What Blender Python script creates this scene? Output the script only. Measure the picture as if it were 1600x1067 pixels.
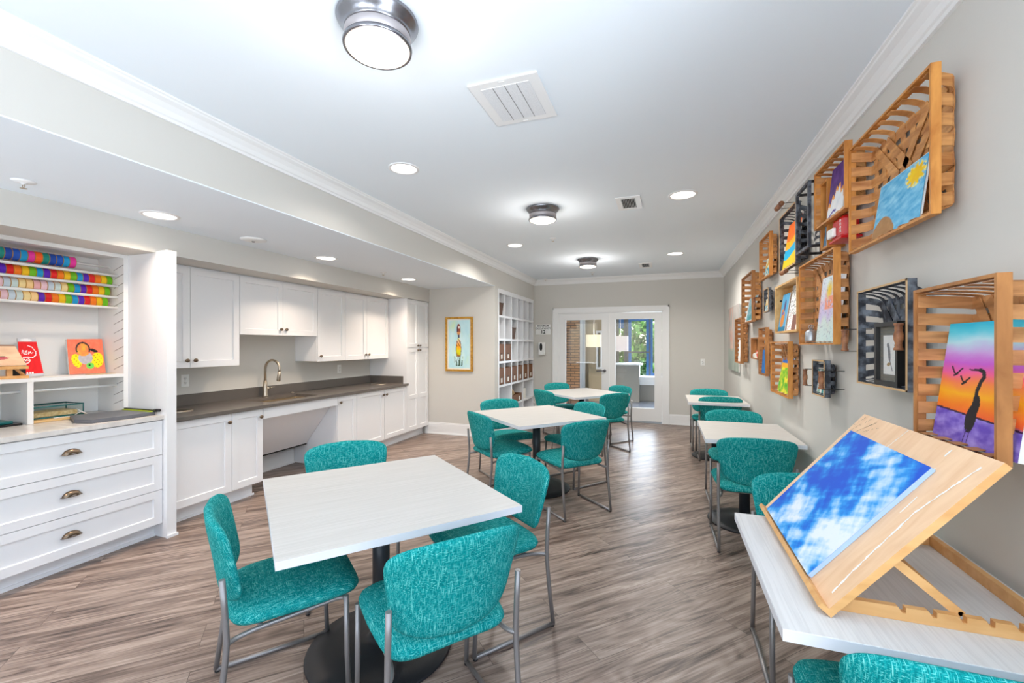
import bpy, bmesh, math, random
from mathutils import Vector, Matrix, noise
S = bpy.context.scene
for o in list(bpy.data.objects):
    bpy.data.objects.remove(o)
COL = S.collection
PI = math.pi
random.seed(7)

# ------------------------------------------------------------------ camera, world, exposure, large lights
H = 1.44
cam = bpy.data.cameras.new('camera')
cam.sensor_width = 36.0
cam.lens = 679.45 / 1600 * 36
cam.shift_y = (538.63 - 533.5) / 1600
cam.clip_start = 0.02
co = bpy.data.objects.new('camera', cam)
COL.objects.link(co)
co.location = (0, 0, H)
co.rotation_euler = (PI / 2, 0, 0.339)
S.camera = co

w = bpy.data.worlds.new('sky')
S.world = w
w.use_nodes = True
nt = w.node_tree
nt.nodes.clear()
sky = nt.nodes.new('ShaderNodeTexSky')
sky.sky_type = 'NISHITA'
sky.sun_disc = False
sky.sun_elevation = math.radians(48)
sky.sun_rotation = math.radians(200)
bg = nt.nodes.new('ShaderNodeBackground')
bg.inputs['Strength'].default_value = 0.38
wo = nt.nodes.new('ShaderNodeOutputWorld')
nt.links.new(sky.outputs[0], bg.inputs[0])
nt.links.new(bg.outputs[0], wo.inputs[0])

S.view_settings.view_transform = 'Standard'
S.view_settings.look = 'None'
S.view_settings.exposure = 0.14
S.view_settings.gamma = 1.0
S.view_settings.use_curve_mapping = False
try:
    S.cycles.use_denoising = True
    S.cycles.max_bounces = 10
    S.cycles.diffuse_bounces = 6
    S.cycles.glossy_bounces = 4
    S.cycles.transparent_max_bounces = 12
    S.cycles.sample_clamp_indirect = 6.0
except Exception:
    pass

K_FILL, K_SIDE, K_ALC, K_CAN, K_FLUSH, K_LOB = 9.0, 30.0, 10.0, 11.5, 4.5, 200.0
K_UP_SIDE, K_UP_FRONT = 430.0, 640.0


def area_light(name, loc, rot, sx, sy, power, color, spread=180, shape='RECTANGLE', parent=None):
    l = bpy.data.lights.new(name, 'AREA')
    l.shape = shape
    l.size = sx
    if shape in ('RECTANGLE', 'ELLIPSE'):
        l.size_y = sy
    l.energy = power
    l.color = color
    l.spread = math.radians(spread)
    o = bpy.data.objects.new(name, l)
    COL.objects.link(o)
    o.location = loc
    o.rotation_euler = rot
    if parent:
        o.parent = parent
    return o


# added fill lamps at unseen windows behind the viewpoint; daylight through the lobby glazing
for i, wx in enumerate((-3.35, -1.55, 0.1)):
    area_light('window_daylight', (wx, -1.86, 1.5), (PI / 2, 0, 0), 1.25, 1.75, K_FILL, (0.84, 0.92, 1.0), 170)
area_light('side_window_daylight', (0.93, -0.35, 1.6), (0, PI / 2, 0), 1.7, 2.3, K_SIDE, (0.82, 0.91, 1.0), 175)  # added cool fill lamp at the unseen side window
# added unseen lamps outside those windows, aimed up to brighten the ceiling
area_light('ground_bounce_side', (3.0, -0.35, -0.3), (0, math.radians(128), 0), 2.2, 4.5, K_UP_SIDE, (0.80, 0.90, 1.0), 170)
area_light('ground_bounce_front', (-1.5, -4.2, -0.3), (math.radians(128), 0, 0), 5.5, 2.2, K_UP_FRONT, (0.80, 0.90, 1.0), 170)
area_light('lobby_daylight', (0.6, 12.3, 1.5), (-PI / 2, 0, 0), 3.2, 2.2, K_LOB, (0.74, 0.86, 1.0), 170)


sl = bpy.data.lights.new('sun', 'SUN')
sl.energy = 2.6
sl.angle = math.radians(1.5)
sl.color = (1.0, 0.96, 0.9)
so_ = bpy.data.objects.new('sun', sl)
COL.objects.link(so_)
so_.rotation_euler = (math.radians(30), 0, math.radians(12))


# ------------------------------------------------------------------ colours and materials
def lin(c):
    out = []
    for v in c[:3]:
        v /= 255.0
        out.append(v / 12.92 if v <= 0.04045 else ((v + 0.055) / 1.055) ** 2.4)
    return (out[0], out[1], out[2], 1.0)


def mat(name, c, rough=0.5, metal=0.0, spec=0.5, emit=None, es=0.0, bump=None):
    m = bpy.data.materials.new(name)
    m.use_nodes = True
    n = m.node_tree
    b = n.nodes['Principled BSDF']
    b.inputs['Base Color'].default_value = lin(c)
    b.inputs['Roughness'].default_value = rough
    b.inputs['Metallic'].default_value = metal
    b.inputs['Specular IOR Level'].default_value = spec
    if emit:
        b.inputs['Emission Color'].default_value = lin(emit)
        b.inputs['Emission Strength'].default_value = es
    if bump:
        tc = n.nodes.new('ShaderNodeTexCoord')
        nz = n.nodes.new('ShaderNodeTexNoise')
        nz.inputs['Scale'].default_value = bump[0]
        nz.inputs['Detail'].default_value = 3
        bp = n.nodes.new('ShaderNodeBump')
        bp.inputs['Strength'].default_value = bump[1]
        bp.inputs['Distance'].default_value = 0.002
        n.links.new(tc.outputs['Object'], nz.inputs['Vector'])
        n.links.new(nz.outputs['Fac'], bp.inputs['Height'])
        n.links.new(bp.outputs[0], b.inputs['Normal'])
    return m


def noise_mix(name, c1, c2, scale, rough=0.5, stretch=(1, 1, 1), metal=0.0, lo=0.35, hi=0.65, detail=4, spec=0.5, rot=(0, 0, 0), dist=0.0, bump=0.0):
    m = mat(name, c1, rough, metal, spec)
    n = m.node_tree
    b = n.nodes['Principled BSDF']
    tc = n.nodes.new('ShaderNodeTexCoord')
    mp = n.nodes.new('ShaderNodeMapping')
    mp.inputs['Scale'].default_value = stretch
    mp.inputs['Rotation'].default_value = rot
    nz = n.nodes.new('ShaderNodeTexNoise')
    nz.inputs['Scale'].default_value = scale
    nz.inputs['Detail'].default_value = detail
    nz.inputs['Distortion'].default_value = dist
    cr = n.nodes.new('ShaderNodeValToRGB')
    cr.color_ramp.elements[0].position = lo
    cr.color_ramp.elements[0].color = lin(c1)
    cr.color_ramp.elements[1].position = hi
    cr.color_ramp.elements[1].color = lin(c2)
    n.links.new(tc.outputs['Object'], mp.inputs[0])
    n.links.new(mp.outputs[0], nz.inputs['Vector'])
    n.links.new(nz.outputs['Fac'], cr.inputs[0])
    n.links.new(cr.outputs[0], b.inputs['Base Color'])
    if bump:
        bp = n.nodes.new('ShaderNodeBump')
        bp.inputs['Strength'].default_value = bump
        bp.inputs['Distance'].default_value = 0.002
        n.links.new(nz.outputs['Fac'], bp.inputs['Height'])
        n.links.new(bp.outputs[0], b.inputs['Normal'])
    return m


def fabric(name):
    m = mat(name, (0, 130, 130), 0.9, 0, 0.15)
    n = m.node_tree
    b = n.nodes['Principled BSDF']
    tc = n.nodes.new('ShaderNodeTexCoord')
    outs = []
    for sc in ((34, 520, 520), (520, 34, 34)):
        mp = n.nodes.new('ShaderNodeMapping')
        mp.inputs['Scale'].default_value = sc
        nz = n.nodes.new('ShaderNodeTexNoise')
        nz.inputs['Scale'].default_value = 1.0
        nz.inputs['Detail'].default_value = 2
        n.links.new(tc.outputs['Object'], mp.inputs[0])
        n.links.new(mp.outputs[0], nz.inputs['Vector'])
        outs.append(nz)
    mx = n.nodes.new('ShaderNodeMath')
    mx.operation = 'MAXIMUM'
    n.links.new(outs[0].outputs['Fac'], mx.inputs[0])
    n.links.new(outs[1].outputs['Fac'], mx.inputs[1])
    cr = n.nodes.new('ShaderNodeValToRGB')
    e = cr.color_ramp.elements
    e[0].position = 0.46
    e[0].color = lin((0, 112, 114))
    e[1].position = 0.72
    e[1].color = lin((120, 206, 198))
    k = e.new(0.58)
    k.color = lin((8, 148, 147))
    n.links.new(mx.outputs[0], cr.inputs[0])
    n.links.new(cr.outputs[0], b.inputs['Base Color'])
    bp = n.nodes.new('ShaderNodeBump')
    bp.inputs['Strength'].default_value = 0.25
    bp.inputs['Distance'].default_value = 0.001
    n.links.new(mx.outputs[0], bp.inputs['Height'])
    n.links.new(bp.outputs[0], b.inputs['Normal'])
    return m


def floor_mat():
    m = mat('plank_floor', (150, 131, 119), 0.36, 0, 0.45)
    n = m.node_tree
    L = n.links.new
    b = n.nodes['Principled BSDF']
    tc = n.nodes.new('ShaderNodeTexCoord')
    mp = n.nodes.new('ShaderNodeMapping')
    mp.inputs['Rotation'].default_value = (0, 0, math.radians(-45))
    L(tc.outputs['Object'], mp.inputs[0])
    br = n.nodes.new('ShaderNodeTexBrick')
    br.offset = 0.37
    br.inputs['Color1'].default_value = (0, 0, 0, 1)
    br.inputs['Color2'].default_value = (1, 1, 1, 1)
    br.inputs['Mortar'].default_value = (0.5, 0.5, 0.5, 1)
    br.inputs['Scale'].default_value = 1.0
    br.inputs['Mortar Size'].default_value = 0.0012
    br.inputs['Mortar Smooth'].default_value = 0.0
    br.inputs['Brick Width'].default_value = 1.22
    br.inputs['Row Height'].default_value = 0.18
    L(mp.outputs[0], br.inputs['Vector'])
    # per plank shift of the grain
    sc = n.nodes.new('ShaderNodeVectorMath')
    sc.operation = 'MULTIPLY'
    sc.inputs[1].default_value = (31.0, 17.0, 9.0)
    L(br.outputs['Color'], sc.inputs[0])
    ad = n.nodes.new('ShaderNodeVectorMath')
    ad.operation = 'ADD'
    L(mp.outputs[0], ad.inputs[0])
    L(sc.outputs[0], ad.inputs[1])

    def layer(stretch, scale, detail, dist):
        q = n.nodes.new('ShaderNodeMapping')
        q.inputs['Scale'].default_value = stretch
        z = n.nodes.new('ShaderNodeTexNoise')
        z.inputs['Scale'].default_value = scale
        z.inputs['Detail'].default_value = detail
        z.inputs['Distortion'].default_value = dist
        L(ad.outputs[0], q.inputs[0])
        L(q.outputs[0], z.inputs['Vector'])
        return z
    a = layer((0.85, 9.5, 1), 2.1, 6, 0.9)
    f = layer((3.0, 95, 1), 1.6, 4, 0.2)
    g = layer((0.9, 5.0, 1), 1.25, 1, 0.5)
    # cathedral figure: rings from a smooth noise field
    mr = n.nodes.new('ShaderNodeMath')
    mr.operation = 'MULTIPLY'
    mr.inputs[1].default_value = 92.0
    L(g.outputs['Fac'], mr.inputs[0])
    sn = n.nodes.new('ShaderNodeMath')
    sn.operation = 'SINE'
    L(mr.outputs[0], sn.inputs[0])

    def mul(x, k):
        q = n.nodes.new('ShaderNodeMath')
        q.operation = 'MULTIPLY'
        q.inputs[1].default_value = k
        L(x, q.inputs[0])
        return q.outputs[0]

    def plus(x, y):
        q = n.nodes.new('ShaderNodeMath')
        q.operation = 'ADD'
        L(x, q.inputs[0])
        L(y, q.inputs[1])
        return q.outputs[0]
    v = plus(plus(plus(mul(a.outputs['Fac'], 0.66), mul(f.outputs['Fac'], 0.34)), mul(sn.outputs[0], 0.030)), mul(br.outputs['Color'], 0.06))
    cr = n.nodes.new('ShaderNodeValToRGB')
    e = cr.color_ramp.elements
    e[0].position = 0.36
    e[0].color = lin((70, 57, 51))
    e[1].position = 0.70
    e[1].color = lin((178, 160, 148))
    k = e.new(0.47)
    k.color = lin((120, 102, 92))
    k = e.new(0.57)
    k.color = lin((148, 130, 119))
    L(v, cr.inputs[0])
    mx = n.nodes.new('ShaderNodeMix')
    mx.data_type = 'RGBA'
    L(br.outputs['Fac'], mx.inputs[0])
    L(cr.outputs[0], mx.inputs[6])
    mx.inputs[7].default_value = lin((84, 70, 62))
    L(mx.outputs[2], b.inputs['Base Color'])
    bp = n.nodes.new('ShaderNodeBump')
    bp.inputs['Strength'].default_value = 0.15
    bp.inputs['Distance'].default_value = 0.002
    L(f.outputs['Fac'], bp.inputs['Height'])
    L(bp.outputs[0], b.inputs['Normal'])
    return m


def brick_mat():
    m = mat('brick', (140, 110, 85), 0.9)
    n = m.node_tree
    b = n.nodes['Principled BSDF']
    tc = n.nodes.new('ShaderNodeTexCoord')
    sp = n.nodes.new('ShaderNodeSeparateXYZ')
    cb = n.nodes.new('ShaderNodeCombineXYZ')
    br = n.nodes.new('ShaderNodeTexBrick')
    br.inputs['Color1'].default_value = lin((164, 126, 90))
    br.inputs['Color2'].default_value = lin((140, 104, 74))
    br.inputs['Mortar'].default_value = lin((92, 74, 58))
    br.inputs['Scale'].default_value = 1
    br.inputs['Mortar Size'].default_value = 0.011
    br.inputs['Brick Width'].default_value = 0.21
    br.inputs['Row Height'].default_value = 0.066
    n.links.new(tc.outputs['Object'], sp.inputs[0])
    n.links.new(sp.outputs['X'], cb.inputs['X'])
    n.links.new(sp.outputs['Z'], cb.inputs['Y'])
    n.links.new(cb.outputs[0], br.inputs['Vector'])
    n.links.new(br.outputs['Color'], b.inputs['Base Color'])
    return m


def glass_mat(name, tint=(1, 1, 1, 1)):
    m = bpy.data.materials.new(name)
    m.use_nodes = True
    n = m.node_tree
    n.nodes.clear()
    tr = n.nodes.new('ShaderNodeBsdfTransparent')
    tr.inputs[0].default_value = tint
    gl = n.nodes.new('ShaderNodeBsdfGlossy')
    gl.inputs['Roughness'].default_value = 0.02
    geo = n.nodes.new('ShaderNodeNewGeometry')
    dp = n.nodes.new('ShaderNodeVectorMath')
    dp.operation = 'DOT_PRODUCT'
    n.links.new(geo.outputs['Incoming'], dp.inputs[0])
    n.links.new(geo.outputs['Normal'], dp.inputs[1])
    prev = dp.outputs['Value']
    fr = None
    for op, k in (('ABSOLUTE', None), ('SUBTRACT', 1.0), ('POWER', 5.0), ('MULTIPLY_ADD', 0.9)):
        fr = n.nodes.new('ShaderNodeMath')
        fr.operation = op
        if op == 'SUBTRACT':
            fr.inputs[0].default_value = 1.0
            n.links.new(prev, fr.inputs[1])
        else:
            n.links.new(prev, fr.inputs[0])
            if k is not None:
                fr.inputs[1].default_value = k
        if op == 'MULTIPLY_ADD':
            fr.inputs[2].default_value = 0.022
        prev = fr.outputs[0]
    mx = n.nodes.new('ShaderNodeMixShader')
    o = n.nodes.new('ShaderNodeOutputMaterial')
    n.links.new(fr.outputs[0], mx.inputs[0])
    n.links.new(tr.outputs[0], mx.inputs[1])
    n.links.new(gl.outputs[0], mx.inputs[2])
    n.links.new(mx.outputs[0], o.inputs[0])
    return m


def paint_mat(name, rough=0.6):
    m = mat(name, (255, 255, 255), rough, 0, 0.3)
    n = m.node_tree
    b = n.nodes['Principled BSDF']
    a = n.nodes.new('ShaderNodeAttribute')
    a.attribute_name = 'paint'
    n.links.new(a.outputs['Color'], b.inputs['Base Color'])
    return m


M = {}
M['wall'] = mat('greige_wall_paint', (209, 206, 200), 0.75, 0, 0.2, bump=(180, 0.15))
M['ceil'] = mat('white_ceiling_paint', (236, 243, 249), 0.85, 0, 0.15)
M['trim'] = mat('white_trim_paint', (238, 238, 238), 0.4)
M['cab'] = mat('white_cabinet_paint', (236, 236, 238), 0.38)
M['cabin'] = mat('white_cabinet_interior', (232, 231, 230), 0.5)
M['floor'] = floor_mat()
M['top'] = noise_mix('white_woodgrain_laminate', (197, 193, 187), (206, 202, 197), 1.0, 0.45, (3, 160, 3), lo=0.4, hi=0.6)
M['top2'] = noise_mix('white_woodgrain_laminate_long', (205, 204, 202), (215, 214, 212), 1.0, 0.45, (150, 4, 2), lo=0.38, hi=0.55, dist=0.5)
M['edge'] = mat('white_table_edge', (226, 226, 232), 0.45)
M['black'] = mat('black_powder_coat', (32, 33, 36), 0.45, 0, 0.4, bump=(260, 0.2))
M['col'] = mat('charcoal_column', (48, 52, 58), 0.4)
M['steel'] = mat('silver_grey_steel', (146, 142, 141), 0.38, 0.55)
M['teal'] = fabric('teal_woven_fabric')
M['counter'] = noise_mix('dark_grey_quartz', (92, 86, 82), (112, 105, 99), 240, 0.22, lo=0.4, hi=0.62)
M['hcounter'] = noise_mix('pale_quartz', (205, 200, 196), (222, 218, 214), 6, 0.2, (1, 3, 1))
M['nickel'] = mat('brushed_nickel', (190, 176, 158), 0.28, 0.95)
M['bronze'] = mat('dark_bronze', (120, 104, 88), 0.28, 0.95)
M['sink'] = mat('stainless_sink', (205, 190, 165), 0.3, 0.9)
M['dark'] = mat('shadow_gap_black', (22, 22, 24), 0.7)
M['plastic'] = mat('white_plastic', (238, 238, 236), 0.35)
M['bplastic'] = mat('black_plastic', (18, 18, 20), 0.3)
M['honey'] = noise_mix('honey_wood', (182, 112, 44), (224, 156, 78), 2.2, 0.5, (12, 12, 3), lo=0.3, hi=0.7, dist=0.5, bump=0.15)
M['honeyh'] = noise_mix('honey_wood_slats', (166, 104, 50), (228, 168, 104), 2.0, 0.55, (3, 3, 16), lo=0.3, hi=0.7, dist=0.5, bump=0.15)
M['walnut'] = noise_mix('brown_basket_wood', (146, 92, 46), (196, 136, 78), 2.0, 0.55, (10, 10, 3), lo=0.3, hi=0.7, dist=0.5, bump=0.15)
M['walnuth'] = noise_mix('brown_basket_slats', (146, 94, 50), (214, 154, 98), 2.0, 0.6, (3, 3, 16), lo=0.3, hi=0.7, dist=0.5, bump=0.15)
M['pine'] = noise_mix('pale_pine_board', (198, 150, 88), (226, 184, 122), 2.0, 0.5, (10, 3, 10), lo=0.3, hi=0.7, dist=0.5)
M['greyw'] = noise_mix('weathered_charcoal_wood', (40, 42, 50), (128, 136, 148), 26, 0.65, (1, 1, 1), lo=0.42, hi=0.78, bump=0.3)
M['pale_edge'] = mat('pale_wood_edge', (214, 176, 128), 0.6)
M['blackframe'] = mat('black_satin_frame', (24, 23, 24), 0.35)
M['easel'] = noise_mix('birch_drawing_board', (226, 182, 140), (238, 200, 161), 1.6, 0.42, (3.0, 14, 3.0), lo=0.3, hi=0.7, dist=1.2)
M['easel2'] = noise_mix('beech_rail', (206, 150, 88), (228, 178, 118), 2.0, 0.45, (3, 12, 12), lo=0.3, hi=0.7, dist=0.4)
M['spool'] = noise_mix('turned_bobbin_wood', (120, 74, 48), (172, 116, 78), 30, 0.5)
M['wire'] = mat('dark_wire', (50, 48, 46), 0.5, 0.6)
M['gold'] = noise_mix('gold_leaf_frame', (176, 122, 36), (214, 164, 66), 30, 0.35, metal=0.35)
M['matboard'] = mat('white_mat_board', (240, 238, 228), 0.8)
M['greymat'] = mat('grey_mat_board', (120, 124, 120), 0.8)
M['wicker'] = noise_mix('brown_wicker', (104, 62, 32), (140, 90, 50), 60, 0.7, (1, 1, 3))
M['wickerd'] = noise_mix('dark_wicker', (58, 36, 22), (116, 74, 40), 70, 0.7, (1, 1, 3))
M['label'] = mat('white_label_card', (236, 232, 222), 0.6)
M['paint'] = paint_mat('acrylic_paint')
M['bluecanvas'] = mat('pale_blue_painted_edge', (168, 196, 236), 0.7)
M['canvas'] = mat('raw_canvas_edge', (232, 232, 230), 0.8)
M['glow'] = mat('lit_frosted_lens', (255, 250, 240), 0.4, emit=(255, 240, 212), es=2.2)
M['glowc'] = mat('lit_downlight_lens', (255, 255, 255), 0.4, emit=(255, 246, 236), es=5.0)
M['lampmetal'] = mat('brushed_pewter', (140, 140, 146), 0.24, 0.95)
M['lampmesh'] = mat('pewter_mesh_band', (176, 170, 172), 0.5, 0.6)
M['ventdark'] = mat('vent_shadow', (40, 40, 42), 0.8)
M['ventgrey'] = noise_mix('perforated_grille', (216, 218, 222), (236, 238, 240), 300, 0.6)
M['glass'] = glass_mat('clear_glass')
M['redtin'] = mat('red_enamel', (206, 22, 30), 0.25)
M['zinc'] = mat('galvanised_zinc', (184, 190, 196), 0.35, 0.7)
M['white'] = mat('white_paint_marks', (244, 244, 242), 0.6)
M['shade'] = mat('cream_drum_shade', (244, 236, 205), 0.8, emit=(250, 238, 205), es=0.35)
M['shadep'] = mat('pale_mauve_drum_shade', (222, 212, 212), 0.8, emit=(226, 214, 214), es=0.25)
M['blueframe'] = mat('blue_door_frame', (40, 104, 168), 0.4)
M['greyframe'] = mat('dark_grey_mullion', (92, 92, 88), 0.5)
M['lobwall'] = mat('beige_lobby_wall', (178, 162, 136), 0.8)
M['lobfloor'] = mat('blue_grey_lobby_floor', (120, 128, 142), 0.18)
M['lobceil'] = mat('lobby_ceiling', (198, 194, 186), 0.9)
M['brick'] = brick_mat()
M['desk'] = mat('grey_reception_desk', (150, 146, 138), 0.5)
M['ivory'] = mat('ivory_paper', (240, 238, 230), 0.8)
M['leaf'] = noise_mix('green_leaves', (58, 120, 40), (150, 200, 96), 9, 0.8, lo=0.35, hi=0.65)
M['grass'] = noise_mix('lawn_grass', (96, 140, 66), (150, 180, 100), 5, 0.9)
M['bark'] = mat('tree_bark', (96, 80, 62), 0.9)
M['pave'] = mat('pale_outdoor_paving', (200, 198, 192), 0.9)
M['brush'] = mat('deep_green_plastic', (0, 92, 92), 0.35)
M['clearvinyl'] = glass_mat('clear_vinyl', (0.86, 0.9, 0.88, 1))
M['tanboard'] = mat('tan_chipboard', (214, 176, 120), 0.7)
M['trimmer'] = mat('grey_trimmer_base', (96, 98, 104), 0.45)
M['lime'] = mat('lime_ruler_edge', (176, 196, 36), 0.4)
M['straw'] = noise_mix('straw_weave', (196, 164, 112), (232, 206, 160), 60, 0.8)


# ------------------------------------------------------------------ mesh helpers
def box(bm, x0, x1, y0, y1, z0, z1, bev=0.0):
    if bev:
        t = bmesh.new()
        box(t, x0, x1, y0, y1, z0, z1)
        bmesh.ops.bevel(t, geom=t.edges[:], offset=bev, segments=2, profile=0.5, affect='EDGES')
        merge(bm, t)
        return
    v = [bm.verts.new(p) for p in ((x0, y0, z0), (x1, y0, z0), (x1, y1, z0), (x0, y1, z0), (x0, y0, z1), (x1, y0, z1), (x1, y1, z1), (x0, y1, z1))]
    for f in ((3, 2, 1, 0), (4, 5, 6, 7), (0, 1, 5, 4), (1, 2, 6, 5), (2, 3, 7, 6), (3, 0, 4, 7)):
        bm.faces.new([v[i] for i in f])


def merge(bm, t, mtx=None):
    mp = {}
    for v in t.verts:
        mp[v] = bm.verts.new(mtx @ v.co if mtx else v.co)
    for f in t.faces:
        try:
            nf = bm.faces.new([mp[v] for v in f.verts])
            nf.smooth = f.smooth
        except ValueError:
            pass
    t.free()


def tube(bm, pts, r, n=10, cap=True, close=False):
    pts = [Vector(p) for p in pts]
    rings = []
    prev = None
    for i, p in enumerate(pts):
        a = pts[i - 1] if i else (pts[-1] if close else p)
        b = pts[i + 1] if i < len(pts) - 1 else (pts[0] if close else p)
        t = (b - a).normalized()
        if prev is None:
            up = Vector((0, 0, 1)) if abs(t.z) < 0.9 else Vector((1, 0, 0))
            s = t.cross(up).normalized()
        else:
            s = (prev - t * prev.dot(t)).normalized()
        prev = s
        u = t.cross(s)
        rr = r[i] if isinstance(r, (list, tuple)) else r
        rings.append([bm.verts.new(p + s * math.cos(2 * PI * k / n) * rr + u * math.sin(2 * PI * k / n) * rr) for k in range(n)])
    m = len(rings)
    for i in range(m if close else m - 1):
        A = rings[i]
        B = rings[(i + 1) % m]
        for k in range(n):
            f = bm.faces.new((A[k], A[(k + 1) % n], B[(k + 1) % n], B[k]))
            f.smooth = True
    if cap and not close:
        bm.faces.new(rings[0][::-1])
        bm.faces.new(rings[-1])


def arc(p0, c, p1, n=6):
    """quadratic bend from p0 to p1 around corner c"""
    p0, c, p1 = Vector(p0), Vector(c), Vector(p1)
    return [p0 * (1 - t) ** 2 + c * 2 * t * (1 - t) + p1 * t * t for t in [i / n for i in range(n + 1)]]


def lathe(bm, prof, n=32, c=(0, 0, 0), axis='z', smooth=True, sx=1.0):
    """prof: list of (r, h); closed with fans when r = 0"""
    rings = []
    for r, h in prof:
        if r < 1e-6:
            rings.append([bm.verts.new(_ax(0, 0, h, axis, c))])
        else:
            rings.append([bm.verts.new(_ax(r * math.cos(2 * PI * k / n) * sx, r * math.sin(2 * PI * k / n), h, axis, c)) for k in range(n)])
    for A, B in zip(rings[:-1], rings[1:]):
        for k in range(n):
            k2 = (k + 1) % n
            if len(A) == 1 and len(B) == 1:
                continue
            if len(A) == 1:
                f = bm.faces.new((A[0], B[k], B[k2]))
            elif len(B) == 1:
                f = bm.faces.new((A[k], A[k2], B[0]))
            else:
                f = bm.faces.new((A[k], A[k2], B[k2], B[k]))
            f.smooth = smooth


def _ax(a, b, h, axis, c):
    if axis == 'z':
        return (c[0] + a, c[1] + b, c[2] + h)
    if axis == 'x':
        return (c[0] + h, c[1] + a, c[2] + b)
    return (c[0] + a, c[1] + h, c[2] + b)


def obj(name, bm, m, parent=None, smooth_angle=None, loc=None):
    bmesh.ops.recalc_face_normals(bm, faces=bm.faces[:])
    me = bpy.data.meshes.new(name)
    bm.to_mesh(me)
    bm.free()
    me.materials.append(M[m] if isinstance(m, str) else m)
    o = bpy.data.objects.new(name, me)
    COL.objects.link(o)
    if parent is not None:
        o.parent = parent
    if loc:
        o.location = loc
    return o


def nb():
    return bmesh.new()


def tag(o, label, cat, group=None, kind=None):
    o['label'] = label
    o['category'] = cat
    if group:
        o['group'] = group
    if kind:
        o['kind'] = kind
    return o


def thing(name, label, cat, loc=(0, 0, 0), rz=0.0, group=None):
    o = bpy.data.objects.new(name, None)
    o.empty_display_size = 0.05
    COL.objects.link(o)
    o.location = loc
    o.rotation_euler = (0, 0, rz)
    return tag(o, label, cat, group)


def struct(name, bm, m, parent=None):
    o = obj(name, bm, m, parent)
    if parent is None:
        o['kind'] = 'structure'
    return o


def bobj(name, m, parent, *boxes, bev=0.0):
    bm = nb()
    for b in boxes:
        box(bm, *b, bev=bev)
    return obj(name, bm, m, parent)


def dup(root, loc, rz, label, group=None):
    r = root.copy()
    COL.objects.link(r)
    r.location = loc
    r.rotation_euler = (0, 0, rz)
    r['label'] = label
    if group:
        r['group'] = group
    for ch in list(root.children):
        c = ch.copy()
        COL.objects.link(c)
        c.parent = r
        for g in list(ch.children):
            d = g.copy()
            COL.objects.link(d)
            d.parent = c
    return r


# ------------------------------------------------------------------ the setting
XR, XL, YB, YE = 0.964, -2.485, 8.372, 6.244
ZC, ZCB, ZS, ZB = 2.723, 2.621, 2.347, 2.136
XK, XB = -4.30, -3.63     # kitchen wall, bulkhead face
YR = -1.95                # wall behind the viewpoint


def sbox(name, m, *boxes):
    bm = nb()
    for b in boxes:
        box(bm, *b)
    return struct(name, bm, m)


sbox('floor', 'floor', (-4.5, 1.1, -2.1, YB + 0.06, -0.06, 0))
sbox('ceiling', 'ceil', (XL - 0.06, 1.1, -2.1, YB + 0.12, ZC, ZC + 0.08))
sbox('ceiling_alcove', 'ceil', (-4.5, XL - 0.0008, YR, YE, ZS, ZS + 0.06))
sbox('wall_right', 'wall', (XR, XR + 0.12, 0.85, YB + 0.1, 0, ZC), (XR, XR + 0.12, YR - 0.1, -1.55, 0, ZC), (XR, XR + 0.12, -1.55, 0.85, 0, 0.7), (XR, XR + 0.12, -1.55, 0.85, 2.5, ZC))
sbox('window_5', 'trim', (XR - 0.01, XR + 0.1, -1.55, -1.5, 0.7, 2.5), (XR - 0.01, XR + 0.1, 0.8, 0.85, 0.7, 2.5), (XR - 0.01, XR + 0.1, -1.55, 0.85, 0.7, 0.75), (XR - 0.01, XR + 0.1, -1.55, 0.85, 2.45, 2.5), (XR + 0.04, XR + 0.08, -0.37, -0.33, 0.75, 2.45))  # unseen window, added as an opening for the side fill
DX0, DX1, DZ = -1.985, -0.04, 2.075      # double door opening
sbox('wall_back', 'wall', (XL - 0.4, DX0, YB, YB + 0.12, 0, ZC), (DX1, XR + 0.1, YB, YB + 0.12, 0, ZC), (DX0, DX1, YB, YB + 0.12, DZ, ZC))
CY0, CY1, CZ = 6.381, 8.300, 2.330       # pigeonhole recess
sbox('wall_soffit', 'wall', (XL - 0.1, XL, YR, YE, ZS + 0.007, ZC))
sbox('wall_left', 'wall', (XL - 0.1, XL, YE, CY0, 0, ZC), (XL - 0.1, XL, CY0, CY1, CZ, ZC), (XL - 0.1, XL, CY1, YB, 0, ZC), (XL - 0.5, XL - 0.46, CY0 - 0.03, YB, 0, CZ + 0.03))
sbox('wall_alcove_end', 'wall', (-4.45, XL - 0.1, YE, YE + 0.12, 0, ZC))
sbox('wall_kitchen', 'wall', (XK - 0.15, XK, YR, YE, 0, ZS))
sbox('wall_bulkhead', 'wall', (XK, XB, YR, YE, ZB, ZS))
# wall behind the viewpoint; its three tall unseen windows are added for fill light
WXS = [(-3.98, -2.72), (-2.18, -0.92), (-0.53, 0.73)]
bxs = [(-4.45, 1.08, YR - 0.12, YR, 0, 0.6), (-4.45, 1.08, YR - 0.12, YR, 2.4, ZC)]
xs = [-4.45] + [v for p in WXS for v in p] + [1.08]
for a, b in zip(xs[0::2], xs[1::2]):
    bxs.append((a, b, YR - 0.12, YR, 0.6, 2.4))
sbox('wall_front', 'wall', *bxs)
for i, (a, b) in enumerate(WXS):  # frames of the added windows
    m = (a + b) / 2
    sbox('window_%d' % (i + 1), 'trim', (a, a + 0.05, YR - 0.1, YR + 0.02, 0.6, 2.4), (b - 0.05, b, YR - 0.1, YR + 0.02, 0.6, 2.4), (a, b, YR - 0.1, YR + 0.02, 0.6, 0.65), (a, b, YR - 0.1, YR + 0.02, 2.35, 2.4), (m - 0.015, m + 0.015, YR - 0.08, YR - 0.04, 0.65, 2.35))


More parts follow.
